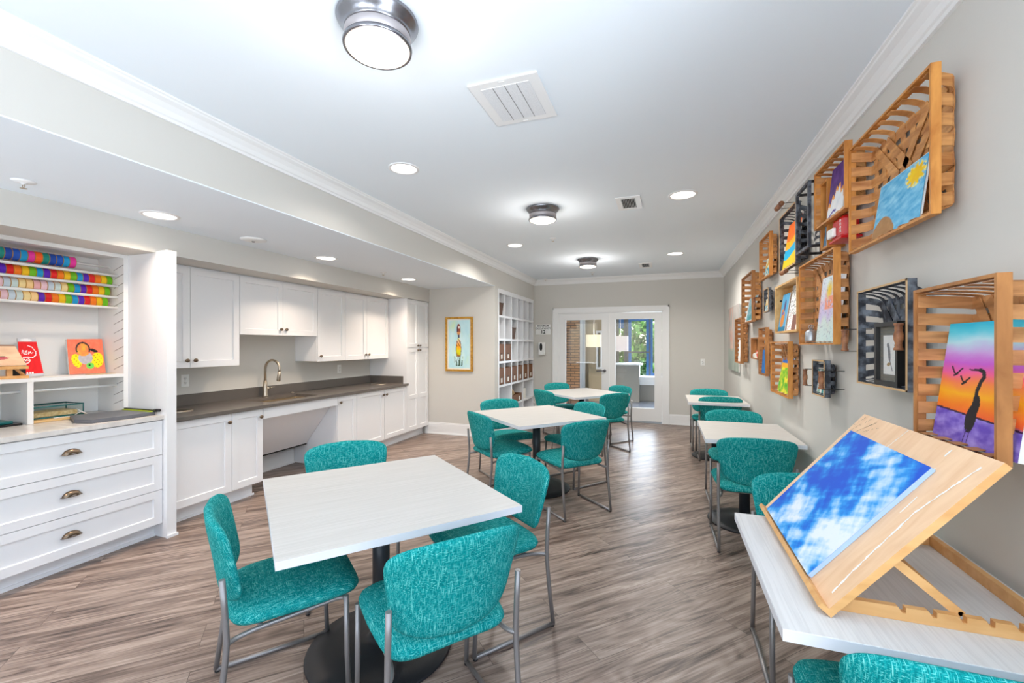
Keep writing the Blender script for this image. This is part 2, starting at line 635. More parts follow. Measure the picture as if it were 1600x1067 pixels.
def crown(name, p0, p1, inward, m0=True, m1=True):
    """crown moulding along p0->p1, profile offset inward"""
    prof = [(0.0, ZCB), (0.014, ZCB), (0.018, ZCB + 0.014), (0.026, ZCB + 0.02), (0.035, ZCB + 0.045), (0.055, ZCB + 0.068), (0.078, ZCB + 0.08), (0.082, ZCB + 0.088), (0.091, ZCB + 0.092), (0.091, ZC), (0.0, ZC)]
    bm = nb()
    A = []
    d = (Vector(p1) - Vector(p0)).normalized()
    for k, (p, s) in enumerate(((p0, 1), (p1, -1))):
        mit = (m0, m1)[k]
        A.append([bm.verts.new((p[0] + inward[0] * o + (d.x * o * s if mit else 0), p[1] + inward[1] * o + (d.y * o * s if mit else 0), z)) for o, z in prof])
    for i in range(len(prof)):
        j = (i + 1) % len(prof)
        bm.faces.new((A[0][i], A[0][j], A[1][j], A[1][i]))
    bm.faces.new(A[0])
    bm.faces.new(A[1])
    return struct(name, bm, 'trim')


crown('trim_1', (XR, YR), (XR, YB), (-1, 0))
crown('trim_2', (XL, YR), (XL, YB), (1, 0))
crown('trim_3', (XL, YB), (XR, YB), (0, -1))


def baseboard(name, x0, x1, y0, y1, side):
    """side: direction the face looks ('x-','x+','y-')"""
    t = 0.014
    hh = 0.185
    if side == 'y-':
        return sbox(name, 'trim', (x0, x1, y0 - t, y0, 0, hh - 0.02), (x0, x1, y0 - t * 0.6, y0, hh - 0.02, hh), (x0, x1, y0 - t - 0.012, y0 - t, 0, 0.018))
    if side == 'x-':
        return sbox(name, 'trim', (x0 - t, x0, y0, y1, 0, hh - 0.02), (x0 - t * 0.6, x0, y0, y1, hh - 0.02, hh), (x0 - t - 0.012, x0 - t, y0, y1, 0, 0.018))
    return sbox(name, 'trim', (x0, x0 + t, y0, y1, 0, hh - 0.02), (x0, x0 + t * 0.6, y0, y1, hh - 0.02, hh), (x0 + t, x0 + t + 0.012, y0, y1, 0, 0.018))


baseboard('baseboard_right', XR, XR, YR, YB, 'x-')
baseboard('baseboard_back', 0.072, XR, YB, YB, 'y-')
baseboard('baseboard_back_left', XL, -2.097, YB, YB, 'y-')
baseboard('baseboard_alcove_end', -3.70, XL, YE, YE, 'y-')
baseboard('baseboard_left', XL, XL, YE - 0.014, CY0, 'x+')
baseboard('baseboard_kitchen', XK, XK, 3.16, 4.13, 'x+')

# door casing and the pair of glazed doors
sbox('trim_4', 'trim', (DX0 - 0.11, DX0 - 0.004, YB - 0.022, YB, 0, 2.155), (DX1 + 0.004, DX1 + 0.11, YB - 0.022, YB, 0, 2.155), (DX0 - 0.11, DX1 + 0.11, YB - 0.0225, YB, 2.062, 2.155),
     (DX0 - 0.11, DX0 - 0.085, YB - 0.034, YB - 0.02, 0, 2.157), (DX1 + 0.085, DX1 + 0.11, YB - 0.034, YB - 0.02, 0, 2.157), (DX0 - 0.11, DX1 + 0.11, YB - 0.034, YB - 0.02, 2.13, 2.157),
     (DX0 - 0.004, DX0 + 0.02, YB - 0.005, YB + 0.12, 0, 2.065), (DX1 - 0.02, DX1 + 0.004, YB - 0.005, YB + 0.12, 0, 2.065), (DX0, DX1, YB - 0.005, YB + 0.12, 2.045, 2.07))
for i, (a, b) in enumerate(((DX0 + 0.022, -1.018), (-1.010, DX1 - 0.022))):
    st = 0.115
    y0, y1 = YB + 0.0, YB + 0.045
    z0, z1 = 0.035, 2.04
    bm = nb()
    box(bm, a, a + st, y0, y1, z0, z1)
    box(bm, b - st, b, y0, y1, z0, z1)
    box(bm, a + st, b - st, y0, y1, 1.93, z1)
    box(bm, a + st, b - st, y0, y1, z0, 0.262)
    for (q0, q1, r0, r1) in ((a + st, a + st + 0.012, 0.262, 1.93), (b - st - 0.012, b - st, 0.262, 1.93), (a + st, b - st, 0.262, 0.274), (a + st, b - st, 1.918, 1.93)):
        box(bm, q0, q1, y0 + 0.008, y1 - 0.008, r0, r1)
    d = struct('door_%d' % (i + 1), bm, 'trim')
    bobj('door_glass', 'glass', d, (a + st + 0.002, b - st - 0.002, YB + 0.02, YB + 0.026, 0.264, 1.928))
    bobj('threshold_sweep', 'zinc', d, (a, b, YB - 0.004, YB + 0.05, 0.001, 0.034))
    if i == 0:
        bm = nb()
        lathe(bm, [(0, 0), (0.027, 0), (0.027, 0.01), (0.012, 0.014), (0.012, 0.05), (0, 0.05)], 20, (b - 0.06, y0 - 0.05, 0.95), 'y')
        tube(bm, [(b - 0.06, y0 - 0.042, 0.95), (b - 0.10, y0 - 0.050, 0.948), (b - 0.22, y0 - 0.044, 0.938)], [0.014, 0.013, 0.009], 10)
        obj('door_handle', bm, 'lampmetal', d)
        box_ = bobj('door_astragal', 'trim', d, (b - 0.012, b + 0.02, y0 - 0.012, y0, z0, z1))


# ------------------------------------------------------------------ lobby beyond the glazed doors
sbox('floor_lobby', 'lobfloor', (-4.5, 2.5, YB + 0.06, 12.7, -0.06, -0.002))
sbox('ceiling_lobby', 'lobceil', (-4.5, 2.5, YB + 0.12, 12.7, 2.72, 2.8))
sbox('wall_lobby_left', 'lobwall', (-4.6, -4.5, YB + 0.12, 12.7, 0, 2.72))
sbox('wall_lobby_right', 'lobwall', (2.5, 2.6, YB + 0.12, 12.7, 0, 2.72))
t = thing('brick_wall', 'brown brick wall seen through the left glazed door', 'wall', (0, 0, 0))
bobj('brickwork', 'brick', t, (-4.5, -1.97, 10.6, 10.85, 0, 2.72))
bobj('steel_corner_guard', 'zinc', t, (-1.97, -1.93, 10.58, 10.85, 0, 2.45), (-1.93, -1.86, 10.66, 10.7, 0, 2.30))
t = thing('beige_partition', 'beige partition with a white framed window, beyond the left glazed door', 'wall', (0, 0, 0))
bobj('partition_panel', 'lobwall', t, (-1.86, -1.62, 11.2, 11.3, 0, 2.72), (-1.62, -1.36, 11.2, 11.3, 0, 0.86), (-1.62, -1.36, 11.2, 11.3, 1.75, 2.72), (-1.36, -1.2, 11.2, 11.3, 0, 2.72))
bobj('window_frame', 'trim', t, (-1.67, -1.62, 11.17, 11.3, 0.82, 1.8), (-1.36, -1.31, 11.17, 11.3, 0.82, 1.8), (-1.62, -1.36, 11.17, 11.3, 0.82, 0.87), (-1.62, -1.36, 11.17, 11.3, 1.75, 1.8), (-1.56, -1.54, 11.2, 11.3, 0.87, 1.75))
bobj('window_pane', 'glass', t, (-1.62, -1.36, 11.24, 11.245, 0.87, 1.75))

for nm, lab, x, y, z, r, hh, mm in (('drum_pendant', 'cream drum pendant lamp seen through the left glazed door', -1.54, 10.0, 1.39, 0.18, 0.28, 'shade'), ('drum_pendant', 'pale mauve drum pendant lamp seen through the right glazed door', -0.93, 9.8, 1.30, 0.17, 0.33, 'shadep')):
    t = thing(nm, lab, 'lamp', (x, y, z))
    bm = nb()
    lathe(bm, [(r, 0), (r, hh), (r - 0.006, hh), (r - 0.006, 0), (r, 0)], 36)
    obj('lamp_shade', bm, mm, t)
    bm = nb()
    tube(bm, [(0, 0, hh - 0.02), (0, 0, 2.72 - z)], 0.005, 6)
    lathe(bm, [(0, 2.70 - z), (0.05, 2.70 - z), (0.05, 2.718 - z), (0, 2.718 - z)], 16)
    tube(bm, [(-r + 0.004, 0, hh - 0.02), (r - 0.004, 0, hh - 0.02)], 0.004, 6)
    obj('lamp_stem', bm, 'steel', t)
    pl = bpy.data.lights.new('pendant_bulb', 'POINT')
    pl.energy = 45
    pl.color = (1.0, 0.93, 0.82)
    pl.shadow_soft_size = 0.05
    po = bpy.data.objects.new('pendant_bulb', pl)
    COL.objects.link(po)
    po.location = (x, y, z + hh * 0.5)
t = thing('reception_desk', 'grey reception desk with a white top, through the right glazed door', 'desk', (0, 0, 0))
bobj('desk_body', 'desk', t, (-1.19, -0.62, 11.3, 11.8, 0, 0.93), (-0.62, 0.0, 11.6, 12.0, 0, 0.42))
bobj('desk_top', 'trim', t, (-1.195, -0.55, 11.22, 11.85, 0.93, 0.965), (-0.62, 0.03, 11.55, 12.05, 0.42, 0.62))

# exterior glazed entrance in the far wall
bm = nb()
for b in ((-4.5, -1.32, 12.6, 12.7, 0, 2.72), (1.9, 2.5, 12.6, 12.7, 0, 2.72), (-1.32, 1.9, 12.6, 12.7, 2.32, 2.72), (-1.32, -1.02, 12.6, 12.7, 0, 0.9)):
    box(bm, *b)
struct('wall_lobby_back', bm, 'lobwall')
bm = nb()
for b in ((-1.32, -1.24, 12.6, 12.7, 0.9, 2.32), (-1.1, -0.98, 12.58, 12.7, 0, 2.32), (-0.42, -0.385, 12.58, 12.7, 0, 2.32), (-0.98, -0.42, 12.58, 12.7, 1.22, 1.25), (0.55, 0.66, 12.58, 12.7, 0, 2.32), (-1.32, 1.9, 12.58, 12.7, 2.24, 2.32), (1.8, 1.9, 12.58, 12.7, 0, 2.32)):
    box(bm, *b)
d = struct('window_4', bm, 'greyframe')
bobj('entrance_door_frame', 'blueframe', d, (-0.98, -0.90, 12.6, 12.66, 0.0, 2.24), (-0.50, -0.42, 12.6, 12.66, 0.0, 2.24), (-0.90, -0.50, 12.6, 12.66, 2.1, 2.24), (-0.90, -0.50, 12.6, 12.66, 0.0, 0.3), (-1.24, -1.1, 12.6, 12.66, 1.9, 2.24), (-0.385, 0.55, 12.6, 12.66, 0.50, 0.66), (-0.385, -0.33, 12.6, 12.66, 0.66, 2.24))
bobj('entrance_glass', 'glass', d, (-1.24, -1.1, 12.63, 12.635, 0.9, 2.24), (-0.90, -0.50, 12.63, 12.635, 0.3, 2.1), (-0.385, 0.55, 12.63, 12.635, 0.1, 2.24), (0.66, 1.8, 12.63, 12.635, 0.1, 2.24))
tag(sbox('lawn', 'grass', (-14, 12, 13.5, 40, -0.3, -0.2)), 'green lawn outside beyond the lobby entrance', 'lawn', kind='stuff')
sbox('floor_outside', 'pave', (-14, 12, 12.7, 15.5, -0.25, -0.05))


def tree(x, y, r, h, lab):
    t = thing('leafy_tree', lab, 'tree', (x, y, -0.2))
    bm = nb()
    tube(bm, [(0, 0, 0), (0.05, 0, h * 0.4), (0, 0, h * 0.7)], [0.14, 0.1, 0.05], 8)
    obj('trunk', bm, 'bark', t)
    bm = nb()
    rnd = random.Random(int(x * 100))
    for k in range(1500):
        a = rnd.uniform(0, 2 * PI)
        q = rnd.uniform(-1, 1)
        rr = rnd.uniform(0.55, 1.0) * r
        c = Vector((math.cos(a) * math.sqrt(1 - q * q) * rr, math.sin(a) * math.sqrt(1 - q * q) * rr, h * 0.55 + q * rr * 1.05))
        u = Vector((rnd.gauss(0, 1), rnd.gauss(0, 1), rnd.gauss(0, 1))).normalized() * 0.16
        v = u.cross(Vector((rnd.gauss(0, 1), rnd.gauss(0, 1), 1))).normalized() * 0.1
        bm.faces.new([bm.verts.new(c + p) for p in (-u, v, u, -v)])
    obj('crown', bm, 'leaf', t)


t = thing('pale_building', 'pale building outside, right of the blue framed entrance door', 'building', (0, 0, -0.2))
bobj('building_wall', 'pave', t, (0.1, 9.0, 20.5, 24.0, 0, 5.5))
bobj('building_window', 'greyframe', t, (0.9, 1.7, 20.46, 20.498, 1.2, 2.6))
bobj('building_roof', 'greyframe', t, (0.0, 9.1, 20.3, 24.1, 5.5, 5.7))
tree(-3.3, 16.4, 1.5, 3.4, 'leafy green tree outside the entrance, left of the blue framed door')
tree(-0.6, 17.9, 1.6, 3.6, 'leafy green tree outside, centred behind the blue framed entrance door')


# ------------------------------------------------------------------ chairs
def superellipse(n, ex):
    out = []
    for k in range(n):
        a = 2 * PI * k / n
        c, s = math.cos(a), math.sin(a)
        out.append((math.copysign(abs(c) ** (2 / ex), c), math.copysign(abs(s) ** (2 / ex), s)))
    return out


def cushion(fn, ex=3.6, n=56):
    """closed pad; fn(a, b, k) -> point, a,b in [-1,1] and k in [-1,1] through the thickness"""
    bm = nb()
    o = superellipse(n, ex)
    steps = [(0.0, 1), (0.3, 1), (0.58, 0.99), (0.78, 0.94), (0.9, 0.8), (0.97, 0.5), (1.0, 0.0), (0.97, -0.5), (0.9, -0.8), (0.78, -0.94), (0.58, -0.99), (0.3, -1), (0.0, -1)]
    rings = []
    for s, k in steps:
        if s == 0:
            rings.append([bm.verts.new(fn(0, 0, k))])
        else:
            rings.append([bm.verts.new(fn(a * s, b * s, k)) for a, b in o])
    for A, B in zip(rings[:-1], rings[1:]):
        for i in range(n):
            j = (i + 1) % n
            if len(A) == 1:
                f = bm.faces.new((A[0], B[i], B[j]))
            elif len(B) == 1:
                f = bm.faces.new((A[i], A[j], B[0]))
            else:
                f = bm.faces.new((A[i], A[j], B[j], B[i]))
            f.smooth = True
    return bm


def seat_fn(a, b, k):
    wd = 0.236 * (1 - 0.06 * (b < 0) * abs(b)) + 0.006
    y = 0.012 + b * 0.238
    z = 0.437 + k * 0.030 + 0.012 * b - 0.035 * max(0, b - 0.55) ** 2 * 4 * 0.6 - 0.010 * a * a + 0.008
    if b < -0.6:
        z += 0.0
    return (a * wd, y, z)


def back_fn(a, b, k):
    t = (b + 1) / 2
    zt = 0.462 + t * 0.350
    if b > 0:
        zt -= 0.026 * (a * a) * b
    else:
        zt += 0.035 * (a * a) * (-b)
    wd = 0.203 + 0.055 * t ** 0.7
    lean = -0.235 - 0.055 * t ** 1.3
    y = lean + 0.055 * a * a + k * 0.021 * (1 if k > 0 else 1.0)
    return (a * wd, y, zt)


def make_chair(label):
    t = thing('guest_chair', label, 'chair')
    obj('seat', cushion(seat_fn, 5.5, 72), 'teal', t)
    obj('backrest', cushion(back_fn, 7.5, 96), 'teal', t)
    r = 0.0105
    for s in (-1, 1):
        x = 0.238 * s
        bm = nb()
        tube(bm, [(x, 0.178, 0.428), (x, 0.182, 0.2), (x, 0.190, 0.012)], r, 12)
        o = obj('leg', bm, 'steel', t)
        bm = nb()
        tube(bm, [(x, -0.240, 0.612), (x, -0.232, 0.50), (x, -0.226, 0.39), (x, -0.229, 0.33), (x, -0.245, 0.18), (x, -0.268, 0.012)], r, 12)
        o2 = obj('leg', bm, 'steel', t)
        bm = nb()
        tube(bm, [(x, -0.268, 0.0118), (x, 0.190, 0.0118)], r * 0.98, 12)
        obj('floor_runner', bm, 'steel', t)
        for par, yy in ((o, 0.184), (o2, -0.262)):
            bm = nb()
            lathe(bm, [(0, 0), (0.011, 0), (0.012, 0.004), (0.011, 0.006), (0, 0.006)], 12, (x, yy, 0))
            obj('glide', bm, 'dark', par)
        # seat rail: leaves the front leg, dips inward under the seat and swings out to the rear leg
        xi = 0.205 * s
        pts = arc((x, 0.178, 0.412), (xi, 0.182, 0.416), (xi, 0.10, 0.404), 6) + arc((xi, -0.10, 0.388), (xi, -0.205, 0.378), (x, -0.227, 0.376), 7)
        bm = nb()
        tube(bm, pts, 0.0092, 10)
        obj('seat_rail', bm, 'steel', t)
    bm = nb()
    tube(bm, [(-0.205, 0.06, 0.398), (0.205, 0.06, 0.398)], 0.009, 8)
    tube(bm, [(-0.205, -0.12, 0.388), (0.205, -0.12, 0.388)], 0.009, 8)
    obj('cross_bar', bm, 'steel', t)
    return t


CHG = 'teal upholstered guest chairs'
CH = [
    (-1.515, 1.440, 52.4, 'teal chair at the left side of the nearest table, seen side-on'),
    (-0.848, 1.480, 141.4, 'teal chair with its back to the viewer at the near edge of the nearest table'),
    (-0.895, 2.108, 232.6, 'teal chair on the right side of the nearest table, turned toward the cabinets'),
    (-1.765, 2.125, 316.0, 'teal chair behind the nearest table, only its backrest top showing beside the cabinets'),
    (-1.500, 3.935, 50.0, 'teal chair at the left near side of the middle table, back turned to the viewer'),
    (-1.640, 4.550, -41.8, 'teal chair on the far left side of the middle table, below the framed painting'),
    (-0.803, 3.829, 137.5, 'teal chair facing away on the near right side of the middle table'),
    (-0.925, 4.565, 231.2, 'teal chair on the far right side of the middle table, facing the viewer'),
    (-1.525, 6.880, -43.1, 'teal chair on the far left of the farthest diagonal table, before the double doors'),
    (-1.476, 6.133, 50.8, 'teal chair on the near left of the farthest diagonal table, by the pigeonhole shelves'),
    (-0.810, 6.693, 228.9, 'teal chair on the far right of the farthest diagonal table, before the right door'),
    (-0.803, 6.023, 137.7, 'teal chair, back to the viewer, at the near right of the farthest diagonal table'),
    (0.583, 3.597, 91.5, 'teal chair with its full back showing at the near end of the middle wall-side table'),
    (0.617, 4.414, -89.4, 'teal chair facing the viewer at the far end of the middle wall-side table'),
    (0.632, 6.128, 91.5, 'teal chair facing away at the near end of the farthest wall-side table'),
    (0.588, 6.560, -89.2, 'teal chair at the far end of the farthest wall-side table, nearest the back wall'),
    (0.650, 2.200, -90.5, 'teal chair partly hidden behind the tilted drawing board'),
    (0.606, 1.367, 90.8, 'teal chair at the bottom edge, tucked under the table that holds the drawing board'),
]
proto = None
for x, y, a, lab in CH:
    rz = math.radians(a) - PI / 2
    if proto is None:
        proto = make_chair(lab)
        proto.location = (x, y, 0)
        proto.rotation_euler = (0, 0, rz)
        proto['group'] = CHG
    else:
        dup(proto, (x, y, 0), rz, lab, CHG)


# ------------------------------------------------------------------ tables
def table(x, y, wx, wy, rz, lab, group, m='top', rb=0.33):
    t = thing('cafe_table', lab, 'table', (x, y, 0), rz, group)
    bm = nb()
    box(bm, -wx / 2, wx / 2, -wy / 2, wy / 2, 0.710, 0.740, bev=0.0015)
    top = obj('tabletop', bm, m, t)
    e = 0.0006
    bm = nb()
    for b in ((-wx / 2 - e, wx / 2 + e, -wy / 2 - e, -wy / 2), (-wx / 2 - e, wx / 2 + e, wy / 2, wy / 2 + e), (-wx / 2 - e, -wx / 2, -wy / 2, wy / 2), (wx / 2, wx / 2 + e, -wy / 2, wy / 2)):
        box(bm, *b, 0.7105, 0.7385)
    obj('edge_band', bm, 'edge', top)
    bm = nb()
    lathe(bm, [(0, 0.02), (0.040, 0.02), (0.040, 0.700), (0, 0.700)], 28)
    obj('column', bm, 'col', t)
    bm = nb()
    lathe(bm, [(0, 0), (rb, 0), (rb + 0.006, 0.008), (rb, 0.016), (rb * 0.75, 0.022), (0.12, 0.036), (0.075, 0.046), (0.058, 0.056), (0.050, 0.070), (0.041, 0.072), (0.0, 0.072)], 56)
    obj('base', bm, 'black', t)
    bm = nb()
    box(bm, -0.15, 0.15, -0.035, 0.035, 0.696, 0.710)
    box(bm, -0.035, 0.035, -0.15, 0.15, 0.696, 0.710)
    obj('mounting_plate', bm, 'black', t)
    return t


table(-1.283, 1.755, 0.947, 1.018, 0.892, 'white square pedestal table closest to the viewer, set diagonally', 'diagonal square tables')
table(-1.225, 4.220, 0.960, 0.990, 0.841, 'white square pedestal table set diagonally in the middle of the room', 'diagonal square tables')
table(-1.165, 6.405, 0.955, 0.985, 0.830, 'white square pedestal table set diagonally closest to the glazed double doors', 'diagonal square tables')
table(0.606, 1.628, 0.665, 0.790, 0, 'white wall-side table carrying the tilted drawing board', 'tables along the basket wall', 'top2', 0.27)
table(0.606, 3.957, 0.650, 0.850, 0, 'white wall-side table in the middle of the right wall, between two chairs', 'tables along the basket wall', 'top', 0.27)
table(0.600, 6.142, 0.670, 0.850, 0, 'small white wall-side table farthest away near the back wall', 'tables along the basket wall', 'top', 0.27)


# ------------------------------------------------------------------ cabinet parts
def shaker(bm, X, y0, y1, z0, z1, fr=0.058, th=0.02, rec=0.012, fb=None, ft=None):
    """shaker front facing +x, its outer face at X"""
    x0 = X - th
    fb = fr if fb is None else fb
    ft = fr if ft is None else ft
    box(bm, x0, X, y0, y0 + fr, z0, z1)
    box(bm, x0, X, y1 - fr, y1, z0, z1)
    box(bm, x0, X, y0 + fr, y1 - fr, z0, z0 + fb)
    box(bm, x0, X, y0 + fr, y1 - fr, z1 - ft, z1)
    box(bm, x0, X - rec, y0 + fr, y1 - fr, z0 + fb, z1 - ft)
    # sloped inner bead
    b = 0.004
    A = [(y0 + fr, z0 + fb), (y1 - fr, z0 + fb), (y1 - fr, z1 - ft), (y0 + fr, z1 - ft)]
    B = [(y0 + fr + b, z0 + fb + b), (y1 - fr - b, z0 + fb + b), (y1 - fr - b, z1 - ft - b), (y0 + fr + b, z1 - ft - b)]
    va = [bm.verts.new((X, p[0], p[1])) for p in A]
    vb = [bm.verts.new((X - rec, p[0], p[1])) for p in B]
    for i in range(4):
        j = (i + 1) % 4
        bm.faces.new((va[i], va[j], vb[j], vb[i]))


def knob(parent, X, y, z):
    bm = nb()
    lathe(bm, [(0.0, 0), (0.006, 0), (0.005, 0.010), (0.009, 0.014), (0.0155, 0.018), (0.0165, 0.023), (0.012, 0.028), (0, 0.030)], 20, (X, y, z), 'x', sx=1.25)
    return obj('knob', bm, 'bronze', parent)


def door(parent, X, y0, y1, z0, z1, ky=None, kz=None, split=None):
    bm = nb()
    g = 0.0021
    if split:
        shaker(bm, X, y0 + g, y1 - g, z0 + g, split, ft=0.029)
        shaker(bm, X, y0 + g, y1 - g, split, z1 - g, fb=0.029)
    else:
        shaker(bm, X, y0 + g, y1 - g, z0 + g, z1 - g)
    d = obj('cabinet_door', bm, 'cab', parent)
    if ky is not None:
        knob(d, X, ky, kz)
    return d


XU, XF = -3.95, -3.64     # upper and base door faces
UZ0, UZ1 = 1.240, 2.122


def upper(lab, y0, y1, z0, doors):
    t = thing('wall_cabinet', lab, 'cabinet', (0, 0, 0), 0, 'white wall cabinets over the kitchen counter')
    bobj('carcass', 'cab', t, (XK + 0.001, XU - 0.022, y0 + 0.001, y1 - 0.001, z0, ZB - 0.001))
    for a, b, k in doors:
        door(t, XU, a, b, z0 - 0.004, UZ1, (a + 0.035 if k < 0 else b - 0.035), z0 + 0.062)
    return t


upper('white double-door wall cabinet beside the hutch, left of the sink', 2.268, 3.145, UZ0, [(2.268, 2.672, 1), (2.672, 3.143, -1)])
upper('short white double-door wall cabinet above the sink', 3.147, 4.162, 1.545, [(3.147, 3.657, 1), (3.657, 4.162, -1)])
upper('single-door white wall cabinet right of the short one above the sink', 4.164, 4.640, UZ0, [(4.166, 4.640, -1)])
upper('double-door white wall cabinet next to the tall pantry cabinet', 4.642, 5.582, UZ0, [(4.642, 5.075, 1), (5.075, 5.582, -1)])

BZ0, BZ1 = 0.135, 0.828


def base_cab(lab, y0, y1, doors, z1=0.833, xtoe=-3.745):
    t = thing('base_cabinet', lab, 'cabinet', (0, 0, 0), 0, 'white base cabinets under the grey counter')
    bobj('carcass', 'cab', t, (XK + 0.001, XF - 0.022, y0, y1, 0.125, z1))
    bobj('toe_kick', 'cab', t, (XK + 0.001, xtoe, y0, y1 - (0.03 if y1 < 3.2 else 0.001), 0.0, 0.125), (xtoe, xtoe + 0.012, y0, y1 - (0.018 if y1 < 3.2 else 0.001), 0.0, 0.018))
    for a, b, ky in doors:
        door(t, XF, a, b, BZ0, BZ1, ky, 0.755)
    return t


base_cab('white two-door base cabinet left of the sink knee space', 2.268, 3.140, [(2.269, 2.822, 2.79), (2.824, 3.140, 3.108)])
base_cab('white base cabinet of one narrow and two wide doors right of the knee space', 4.148, 5.597, [(4.150, 4.482, 4.185), (4.486, 5.048, 5.015), (5.050, 5.596, 5.085)])

# tall pantry
t = thing('pantry_cabinet', 'tall white pantry cabinet with four doors at the end of the kitchen run', 'cabinet')
bobj('carcass', 'cab', t, (XK + 0.001, XF - 0.022, 5.6185, YE - 0.012, 0.125, ZB - 0.001))
bobj('side_panel', 'cab', t, (XK + 0.001, XF, 5.600, 5.618, 0.135, ZB - 0.001))
bobj('toe_kick', 'cab', t, (XK + 0.001, -3.745, 5.598, YE - 0.03, 0, 0.125), (-3.745, -3.733, 5.598, YE - 0.03, 0, 0.018))
mid = 5.925
door(t, XF, 5.620, mid, 1.398, 2.125, mid - 0.03, 1.43)
door(t, XF, mid, 6.228, 1.398, 2.125, mid + 0.03, 1.43)
door(t, XF, 5.620, mid, BZ0, 1.390, mid - 0.03, 1.358, split=0.645)
door(t, XF, mid, 6.228, BZ0, 1.390, mid + 0.03, 1.358, split=0.645)

# knee space panels
t = thing('sink_apron', 'white apron board and sloping panel under the sink', 'panel')
bobj('apron_board', 'cab', t, (-3.665, XF, 3.144, 4.146, 0.728, 0.832))
bm = nb()
v = [bm.verts.new(p) for p in ((-3.675, 3.146, 0.80), (-3.675, 4.144, 0.80), (-4.10, 4.144, 0.25), (-4.10, 3.146, 0.25), (-3.690, 3.146, 0.80), (-3.690, 4.144, 0.80), (-4.115, 4.144, 0.25), (-4.115, 3.146, 0.25))]
for f in ((0, 1, 2, 3), (4, 5, 6, 7), (0, 1, 5, 4), (2, 3, 7, 6), (1, 2, 6, 5), (0, 3, 7, 4)):
    bm.faces.new([v[i] for i in f])
obj('sloping_panel', bm, 'cab', t)
bobj('lower_cleat', 'dark', t, (-4.125, -4.10, 3.146, 4.144, 0.235, 0.248))

# worktop with a cut-out for the sink
t = thing('kitchen_worktop', 'dark grey quartz worktop with an upstand along the kitchen wall', 'countertop')
SX0, SX1, SY0, SY1 = -4.10, -3.75, 3.30, 3.98
bm = nb()
z0, z1 = 0.834, 0.865
for b in ((XK + 0.001, -3.605, 2.268, SY0), (XK + 0.001, -3.605, SY1, 5.599), (XK + 0.001, SX0, SY0, SY1), (SX1, -3.605, SY0, SY1)):
    box(bm, b[0], b[1], b[2], b[3], z0, z1)
obj('worktop_slab', bm, 'counter', t)
bobj('upstand', 'counter', t, (XK + 0.001, XK + 0.021, 2.268, 5.599, 0.8655, 0.970), (XK + 0.021, -3.70, 5.579, 5.599, 0.8655, 0.970))
t = thing('undermount_sink', 'stainless steel sink bowl set into the grey worktop', 'sink')
bm = nb()
d0 = 0.10
bmz = z0 - 0.001
box(bm, SX0 - 0.01, SX0, SY0 - 0.01, SY1 + 0.01, bmz - d0, bmz)
box(bm, SX1, SX1 + 0.01, SY0 - 0.01, SY1 + 0.01, bmz - d0, bmz)
box(bm, SX0, SX1, SY0 - 0.01, SY0, bmz - d0, bmz)
box(bm, SX0, SX1, SY1, SY1 + 0.01, bmz - d0, bmz)
box(bm, SX0, SX1, SY0, SY1, bmz - d0, bmz - d0 + 0.01)
obj('bowl', bm, 'sink', t)
bm = nb()
lathe(bm, [(0, 0.001), (0.045, 0.001), (0.045, 0.004), (0.03, 0.003), (0, 0.002)], 24, (-3.9, 3.64, bmz - d0 + 0.01))
obj('drain', bm, 'nickel', t)

# faucet
t = thing('kitchen_faucet', 'tall gooseneck pull-down faucet in brushed nickel behind the sink', 'faucet', (-4.205, 3.655, 0.866))
bm = nb()
lathe(bm, [(0, 0), (0.031, 0), (0.031, 0.008), (0.026, 0.02), (0.022, 0.12), (0.017, 0.18), (0, 0.18)], 24)
obj('body', bm, 'nickel', t)
bm = nb()
pts = [(0, 0, 0.17), (0, 0, 0.30)]
for k in range(1, 15):
    a = PI - k * PI * 1.08 / 14
    pts.append((0.105 + 0.105 * math.cos(a), -0.0, 0.30 + 0.105 * math.sin(a)))
tube(bm, pts, 0.0125, 14)
obj('gooseneck', bm, 'nickel', t)
bm = nb()
e = Vector(pts[-1])
dd = (e - Vector(pts[-2])).normalized()
tube(bm, [e - dd * 0.002, e + dd * 0.03, e + dd * 0.09, e + dd * 0.10], [0.0135, 0.016, 0.021, 0.018], 16)
obj('spray_head', bm, 'nickel', t)
bm = nb()
tube(bm, [(0.0, 0.018, 0.085), (0.0, 0.06, 0.088)], 0.013, 12)
tube(bm, [(0.0, 0.055, 0.09), (0.01, 0.12, 0.096)], [0.007, 0.0055], 10)
obj('lever_handle', bm, 'nickel', t)
for nm, lab, x, y in (('counter_grommet', 'oval brushed metal cover let into the worktop beside the hutch', -3.99, 2.60), ('counter_grommet', 'oval brushed metal cover let into the worktop beside the tall pantry', -3.95, 5.34)):
    t = thing(nm, lab, 'grommet', (x, y, 0.8655), 0, 'metal covers in the worktop')
    bm = nb()
    lathe(bm, [(0.105, 0), (0.105, 0.004), (0.090, 0.006), (0.085, 0.002)], 40)
    obj('ring', bm, 'nickel', t)
    bm = nb()
    lathe(bm, [(0.0, 0.003), (0.06, 0.0015), (0.085, 0.001), (0.085, 0.0005), (0, 0.0005)], 40)
    obj('cover_plate', bm, 'bronze', t)
bm = nb()
lathe(bm, [(0, 0), (0.018, 0), (0.018, 0.004), (0.008, 0.010), (0, 0.011)], 20, (-4.235, 4.06, 0.8655))
tag(obj('sink_air_button', bm, 'nickel'), 'small round metal button on the worktop behind the sink', 'button')


